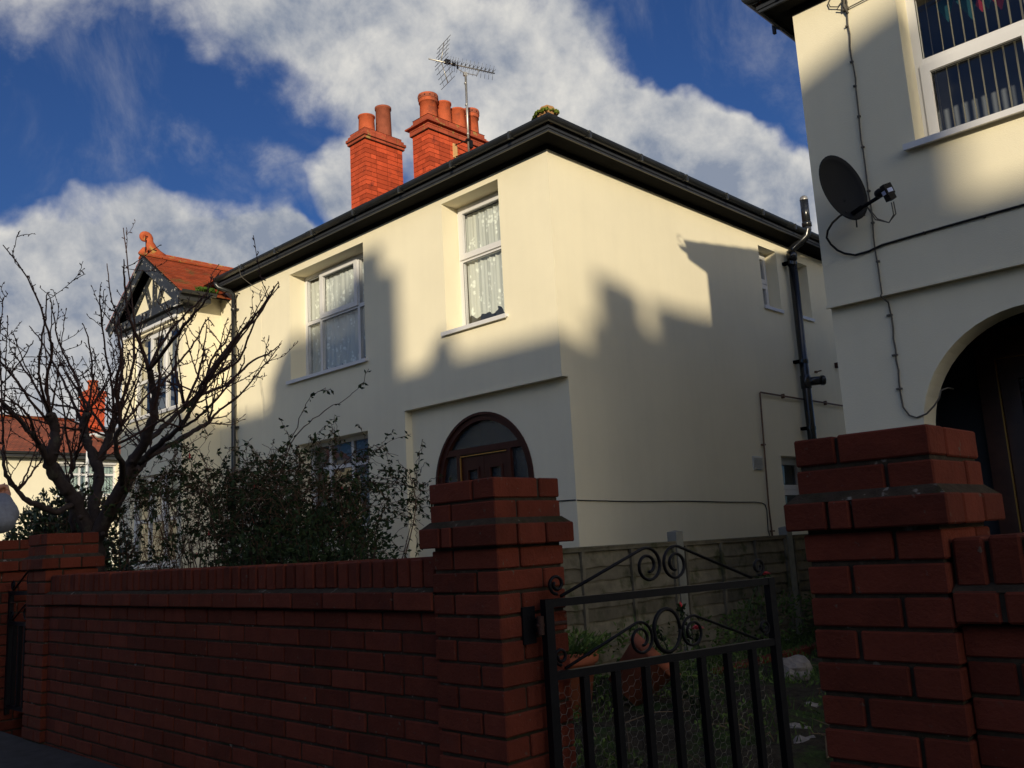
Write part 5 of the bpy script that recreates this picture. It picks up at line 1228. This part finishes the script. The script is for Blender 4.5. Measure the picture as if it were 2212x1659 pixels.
# dense low evergreen in front of the bush
def leaf_mass(mb, c, rad, n, l, wr=.5, shell=.45, cut=None):
    for _ in range(n):
        d = rv()
        while d.length > 1 or d.length < .05: d = rv()
        q = d.normalized() * (shell + (1 - shell) * random.random() ** .6)
        p = V((c[0] + q.x * rad[0], c[1] + q.y * rad[1], c[2] + q.z * rad[2]))
        nz_ = noise.noise(p * 3.1) + .5 * noise.noise(p * 7.3)
        if nz_ < -.22: continue
        p += q * .10 * nz_
        dd = (q + rv(.8)).normalized(); s_ = l * random.uniform(.6, 1.25); leaf(mb, p, dd, rv(), s_, s_ * wr)
random.seed(44)
EV = thing('shrub', 'low dense dark evergreen shrub just above the middle of the garden wall', 'shrub', (-6.0, 3.7, GZ), 'shrubs in the garden')
mb = MB()
for c, r_, n in (((-6.0, 3.75, -.30), (.85, .5, .60), 4200), ((-5.4, 3.7, -.38), (.5, .4, .55), 2600), ((-6.9, 3.8, -.50), (.6, .5, .55), 2200), ((-5.9, 4.1, -.05), (.6, .4, .45), 1700)): leaf_mass(mb, c, r_, n, .048)
mb.build('foliage', M_leaf, EV, fix=False)
mb = MB()
for _ in range(60):
    x = random.uniform(-7.2, -4.8); mb.tube([(x, 3.75, GZ), (x + random.uniform(-.1, .1), 3.75, -.6), (x + random.uniform(-.3, .3), 3.7 + random.uniform(-.3, .3), random.uniform(-.2, .2))], [.010, .006, .002], 4, 0, False)
mb.build('stems', M_twig, EV, fix=False)
# evergreen behind the left gate
HO = thing('shrub', 'broad glossy evergreen shrub under the bare tree, at the left edge', 'shrub', (-10.7, 3.8, GZ), 'shrubs in the garden')
mb = MB(); bs = MB()
for _ in range(150):
    a_ = random.uniform(0, 6.28); e_ = random.uniform(.2, 1.45); q = V((math.cos(a_) * math.cos(e_) * 1.15, math.sin(a_) * math.cos(e_) * .8, math.sin(e_) * 1.55)) * random.uniform(.75, 1.08)
    p0 = V((-10.7, 3.8, -.75)); p1 = p0 + q * .6 + rv(.05); p2 = p0 + q; p2.z = min(p2.z, 1.0 - abs(p2.x + 10.75) * .42 + random.uniform(-.1, .1))
    bs.tube([p0 + q * .15, p1, p2], [.009, .006, .003], 4, 0, False)
    for _ in range(46):
        t = random.random() ** .6; p = p1.lerp(p2, t) if random.random() < .75 else p0.lerp(p1, t); d = ((p2 - p1).normalized() * .7 + rv(.9)).normalized(); l = random.uniform(.05, .085)
        leaf(mb, p + rv(.05), d, rv(), l, l * .5)
for _ in range(1): leaf_mass(mb, (-10.9, 3.9, -.1), (1.35, .6, 1.05), 11000, .07, .5, .2)
mb.build('foliage', M_holly, HO, fix=False); bs.build('stems', M_twig, HO, fix=False)
CO = thing('shrub', 'small dark conifer far behind, between the left pier and the house corner', 'shrub', (-24.5, 10.6, GZ), 'shrubs in the garden')
mb = MB(); leaf_mass(mb, (-24.0, 10.9, -.35), (.9, .9, .95), 2600, .12, .4, .3); leaf_mass(mb, (-24.6, 10.2, -.5), (.7, .7, .7), 1200, .12, .4, .3); mb.build('foliage', M_conif, CO, fix=False)
mb = MB(); mb.tube([(-24.3, 10.6, GZ), (-24.2, 10.7, 0)], [.08, .03], 6); mb.build('stems', M_twig, CO)

# ------------------------------------------------------------------ the garden seen through the gate
random.seed(55)
mb = MB()
for _ in range(9500):
    x = random.uniform(-4.3, -.9); y = random.uniform(2.5, 8.6)
    if random.random() < .4: x = random.uniform(-4.3, -2.6)
    if noise.noise(V((x * 1.4, y * 1.4, 0))) < -.08 - .25 * (x < -3.4): continue
    p = V((x, y, GZ + .03)); h = random.uniform(.03, .11) * (1.5 if x < -3.6 else 1)
    d = V((random.gauss(0, .5), random.gauss(0, .5), 1)).normalized()
    if random.random() < .5:
        s_ = d.cross(rv()).normalized() * .004; mb.add([p - s_, p + s_, p + d * h], [(0, 1, 2)])
    else: leaf(mb, p + V((0, 0, h * .4)), (d + rv(.9)), rv(), random.uniform(.02, .045), .018)
tag(mb.build('grass', M_grass, fix=False), 'rough grass and weeds growing over the garden soil behind the gate', 'grass', kind='stuff')
mb = MB()
for _ in range(70):
    x = random.uniform(-3.9, -1.6); y = random.uniform(3.3, 7.0); a_ = random.uniform(0, 6.3); l = random.uniform(.1, .4); d = V((math.cos(a_), math.sin(a_), random.uniform(-.02, .25)))
    mb.tube([(x, y, GZ + .04), V((x, y, GZ + .06)) + d * l * .5 + rv(.02), V((x, y, GZ + .05)) + d * l], [.004, .003, .002], 4, 0, False)
tag(mb.build('dead_twigs', material('dead_twig', (.13, .09, .055), .8, .2, island=.4), fix=False), 'dead twigs littered over the soil behind the gate', 'twigs', kind='stuff')
def rock(c, s_, seed, label, name='rock', m_=None):
    random.seed(seed); mb = MB(); n, k = 16, 10; vs = []; fs = []
    for i in range(k + 1):
        th = math.pi * i / k
        for j in range(n):
            a_ = 2 * math.pi * j / n; d = V((math.sin(th) * math.cos(a_), math.sin(th) * math.sin(a_), math.cos(th)))
            f = 1 + .38 * noise.noise(d * 1.7 + V((seed, 0, 0))) + .12 * noise.noise(d * 5 + V((seed, 3, 0)))
            vs.append((c[0] + d.x * s_[0] * f, c[1] + d.y * s_[1] * f, c[2] + d.z * s_[2] * f))
    for i in range(k):
        for j in range(n): a_, b_ = i * n + j, i * n + (j + 1) % n; fs.append([a_, b_, b_ + n, a_ + n])
    mb.add(vs, fs); return tag(mb.build(name, m_ or M_stone), label, 'rock', 'rocks lying in the garden')
rock((-3.27, 6.15, -.985), (.13, .16, .09), 3, 'largest pale rock, beside the brick edging behind the gate')
rock((-2.66, 5.0, -1.02), (.12, .16, .035), 8, 'flat grey stone slab lying in the soil between the gate and nearest pier')
rock((-2.23, 4.23, -1.03), (.07, .09, .04), 12, 'small pale stone at the foot of the nearest pier')
rock((-2.45, 4.55, -1.03), (.09, .05, .025), 15, 'thin pale stone chip in the grass above the small stone')
mb = MB()
for i in range(9): 
    y = 5.9 + i * .225; mb.brick((-3.80 - .02 * math.sin(i), y, GZ - .04), (-3.70 - .02 * math.sin(i), y + .215, GZ + .075))
tag(mb.build('brick_edging', M_brick), 'low row of red bricks edging the bed beside the fence', 'edging')
# plant pots
def plant_pot(loc, r_, h, label, tilt=0, ax=(1, 0, 0), sprout=220):
    t = thing('plant_pot', label, 'plant pot', loc, 'terracotta plant pots behind the gate'); M = Matrix.Rotation(tilt, 3, V(ax))
    mb = MB(); mb.lathe((0, 0, 0), [(.001, 0), (r_ * .68, 0), (r_ * .92, h * .8), (r_ * 1.0, h * .81), (r_ * 1.04, h * .86), (r_ * 1.04, h), (r_ * .94, h), (r_ * .90, h * .82), (r_ * .6, h * .78), (.001, h * .78)], 28)
    L_ = V(loc) + (V((0, 0, r_ * .66 * abs(math.sin(tilt)))) if tilt else V((0, 0, 0)))
    mb.v = [tuple(L_ + M @ V(p)) for p in mb.v]; mb.build('pot', M_terra, t)
    mb = MB(); mb.lathe((0, 0, 0), [(r_ * .9, h * .86), (.001, h * .88)], 20); mb.v = [tuple(L_ + M @ V(p)) for p in mb.v]; mb.build('compost', M_soil, t)
    mb = MB()
    for _ in range(sprout):
        a_ = random.uniform(0, 6.3); q = r_ * .85 * random.random() ** .5; p = V((math.cos(a_) * q, math.sin(a_) * q, h * .87)); hh = random.uniform(.05, .17)
        d = V((math.cos(a_) * q / r_ * 1.2 + random.gauss(0, .3), math.sin(a_) * q / r_ * 1.2 + random.gauss(0, .3), 1)).normalized(); s_ = d.cross(rv()).normalized() * .004
        e = p + d * hh; pts = [p - s_, p + s_, e + s_ * .5, e + d * hh * .4 + V((0, 0, -.02))]
        mb.add([L_ + M @ V(x) for x in pts], [(0, 1, 2), (2, 3, 0)])
        if random.random() < .6:
            q = e; leaf(mb, L_ + M @ V(q), rv(), rv(), random.uniform(.03, .06), .025)
    mb.build('greenery', M_grass, t, fix=False)
    return t
random.seed(66)
plant_pot((-3.80, 4.30, GZ + .02), .20, .37, 'upright terracotta plant pot full of grass, behind the hinge side of the gate', sprout=420)
plant_pot((-3.62, 4.62, GZ + .02), .18, .33, 'tilted terracotta plant pot leaning behind the upright grassy pot', R(46), (-.70, .714, 0), 60)
mb = MB(); rs_ = MB(); rl = MB()
RO = thing('rose_bush', 'thin rose bush behind the gate with a red bud and pink bloom', 'rose', (-3.0, 4.5, GZ))
for P in ([(-3.0, 4.5, GZ), (-3.03, 4.5, -.75), (-3.05, 4.5, -.45), (-3.062, 4.506, -.41)], [(-3.0, 4.5, GZ), (-2.95, 4.46, -.8), (-2.89, 4.40, -.54)], [(-3.0, 4.5, GZ), (-2.85, 4.6, -.75), (-2.72, 4.75, -.35), (-2.66, 4.8, -.24)], [(-3.0, 4.5, GZ), (-3.1, 4.5, -.8), (-3.3, 4.6, -.55)]):
    Q = smooth_path(P, 6); rs_.tube(Q, .004, 5, 0, False)
    for q in Q[3:]:
        for _ in range(3): leaf(rl, q, rv() + V((0, 0, -.2)), rv(), random.uniform(.03, .05), .026)
rs_.build('stems', M_leaf, RO, fix=False); rl.build('foliage', M_leaf, RO, fix=False)
mb.lathe((-3.062, 4.506, -.412), [(.003, 0), (.010, .010), (.009, .020), (.002, .034)], 10, 0)
mb.build('bud', M_flower, RO)
for c, s_ in (((-2.89, 4.40, -.52), .045), ((-2.66, 4.8, -.25), .035)):
    mb = MB()
    for k in range(26):
        a_ = k * 2.4; d = V((math.cos(a_) * (.3 + k * .03), math.sin(a_) * (.3 + k * .03), 1 - k * .035)); leaf(mb, V(c), d, V((0, 0, 1)), s_ * (.6 + k * .016), s_ * .8)
    mb.build('bloom', M_rose, RO, fix=False)
GP = thing('shrub', 'leafy green plant growing along the foot of the fence', 'shrub', (-3.9, 7.2, GZ), 'shrubs in the garden')
mb = MB(); 
for c, r_, n in (((-4.1, 6.2, -.85), (.25, .5, .22), 500), ((-4.15, 7.4, -.8), (.2, .8, .25), 900), ((-4.0, 8.6, -.8), (.3, .5, .3), 700), ((-4.15, 5.2, -.85), (.2, .5, .2), 400)): leaf_mass(mb, c, r_, n, .045)
mb.build('foliage', M_grass, GP, fix=False)

# ================================================================== the person at the left edge, arm raised
PE = thing('person', 'person in a grey sweatshirt raising a fist, only the forearm in view', 'person', (-4.36, .98, GZ))
def blend(mb, name, mat_, vox, parent, sm=6):
    ob = mb.build(name, mat_, parent)
    r_ = ob.modifiers.new('remesh', 'REMESH'); r_.mode = 'VOXEL'; r_.voxel_size = vox; r_.use_smooth_shade = True
    s_ = ob.modifiers.new('smooth', 'SMOOTH'); s_.iterations = sm; s_.factor = .5
    return ob
rt = V((.714, .698, 0)); fwv = V((-.692, .722, 0))          # across the view / away from the camera
base = V((-4.36, .98, 0))
def pp(a_, b_, z): return base + rt * a_ + fwv * b_ + V((0, 0, z))
sh = pp(.17, 0, .36); el = V((-3.97, 1.182, .205)); wr = V((-4.133, 1.215, .298))
# body in one continuous surface: legs, trunk, neck, head, both arms up to the wrists
bd_ = MB()
for s_ in (-1, 1): bd_.tube([pp(.09 * s_, 0, GZ + .06), pp(.09 * s_, .0, -.60), pp(.085 * s_, 0, -.22), pp(.08 * s_, 0, -.12)], [.045, .062, .085, .09], 12)
for s_ in (-1, 1): bd_.tube([pp(.09 * s_, .03, GZ + .04), pp(.09 * s_, -.16, GZ + .035)], [.045, .035], 10)
bd_.build('legs_proxy', M_jean, PE) if False else None
lg = blend(bd_, 'trousers', M_jean, .012, PE)
tk = MB(); tk.tube([pp(0, 0, -.22), pp(0, 0, -.05), pp(0, 0, .18), pp(0, 0, .33), pp(0, 0, .42)], [.155, .15, .165, .15, .07], 18, 0, True, True, .72)
tk.tube([pp(-.15, 0, .34), pp(-.20, 0, .10), pp(-.19, -.06, -.14)], [.062, .055, .045], 12)
tk.tube([pp(.12, 0, .34), sh, sh.lerp(el, .5), el + V((-.012, -.012, .012))], [.07, .068, .058, .052], 14)
tk.tube([el + V((-.006, -.006, .008)), el.lerp(wr, .35) + V((.006, .006, 0)), el.lerp(wr, .72), wr], [.052, .054, .047, .036], 14)
tk.sphere(el + V((-.006, -.006, .0)), .052, 0, 12, 8)
sw = blend(tk, 'sweatshirt', M_sweat, .009, PE)
# fine creases of the sleeve
tx = bpy.data.textures.new('creases', 'CLOUDS'); tx.noise_scale = .05
dm = sw.modifiers.new('creases', 'DISPLACE'); dm.texture = tx; dm.strength = .012; dm.texture_coords = 'LOCAL'
hd = MB(); hd.tube([pp(0, 0, .40), pp(0, 0, .50)], [.055, .055], 12); hd.sphere(pp(0, .0, .60), .10, 0, 16, 12, (.80, .95, 1.18)); hd.tube([pp(0, -.088, .62), pp(0, -.112, .578)], [.009, .016], 8); hd.sphere(pp(0, -.05, .53), .05, 0, 10, 8)
# forearm skin, palm, five fingers and thumb closed into a fist
ax = (wr - el).normalized(); ac = (rt - ax * rt.dot(ax)).normalized(); an_ = ax.cross(ac)       # ac: across the knuckles as seen, an_: towards/away
toc = -an_ if an_.dot(fwv) > 0 else an_                                                       # towards the camera
hw_ = wr + ax * .055
hd2 = MB(); hd2.tube([wr - ax * .05, wr, wr + ax * .02], [.029, .027, .028], 14)
for s_ in (-.027, -.009, .009, .027): hd2.tube([wr + ax * .01 + ac * s_ * .6, hw_ + ac * s_ - toc * .004], [.017, .016], 10)
flen = (.9, 1.0, .96, .84)
for i, s_ in enumerate((-.030, -.010, .0105, .030)):
    k0 = wr + ax * .058 + ac * s_ - toc * .012; f = flen[i]
    k1 = k0 + (ax * .35 + toc * .9).normalized() * .038 * f + ax * .004; k2 = k1 + (-ax * .92 + toc * .12).normalized() * .026 * f; k3 = k2 + (-toc * .95 - ax * .1).normalized() * .018 * f
    hd2.tube([k0, k1], [.0108, .0102], 10); hd2.tube([k1, k2], [.0102, .0094], 10); hd2.tube([k2, k3], [.0094, .0080], 10)
    for q, r_ in ((k0, .0112), (k1, .0108), (k2, .0098)): hd2.sphere(q, r_, 0, 10, 6)
t0_ = wr + ax * .012 - ac * .026 + toc * .006; t1_ = t0_ + ax * .022 + toc * .024 + ac * .004; t2_ = t1_ + ac * .030 + ax * .010 + toc * .008; t3_ = t2_ + ac * .022 + ax * .0
hd2.tube([t0_, t1_], [.015, .0125], 10); hd2.tube([t1_, t2_], [.0125, .0112], 10); hd2.tube([t2_, t3_], [.0112, .0088], 10)
for q, r_ in ((t1_, .0128), (t2_, .0115)): hd2.sphere(q, r_, 0, 10, 6)
for v_, f_, m_, s2 in zip([0], [0], [0], [0]): pass
hnd = blend(hd2, 'hand', M_skin, .0022, PE, 3)
mb = MB(); mb.sphere(t3_ + toc * .006 - ac * .002, .007, 0, 10, 6, (1.1, .5, 1)); mb.build('thumbnail', M_nail, hnd)
hh = blend(hd, 'head', M_skin, .006, PE, 4)
hr = MB(); hr.sphere(pp(0, .02, .625), .108, 0, 18, 12, (.84, .95, 1.08)); hr.build('hair', M_hair, PE)
mb = MB(); mb.tube([wr - ax * .030, wr - ax * .012, wr - ax * .004], [.038, .037, .034], 16, 0, True); mb.build('cuff', M_sweat, PE)
mb = MB()
for s_ in (-1, 1): mb.sphere(pp(.032 * s_, -.083, .615), .011, 0, 10, 6)
mb.build('eyes', material('eye', (.08, .05, .03), .2), hh)
mb = MB(); mb.tube([pp(-.024, -.083, .548), pp(0, -.094, .546), pp(.024, -.083, .548)], [.004, .007, .004], 8); mb.build('mouth', material('lips', (.32, .10, .08), .5), hh)
mb = MB()
for s_ in (-1, 1): mb.sphere(pp(.084 * s_, .0, .60), .026, 0, 10, 8, (.45, .7, 1.15))
mb.build('ears', M_skin, hh)
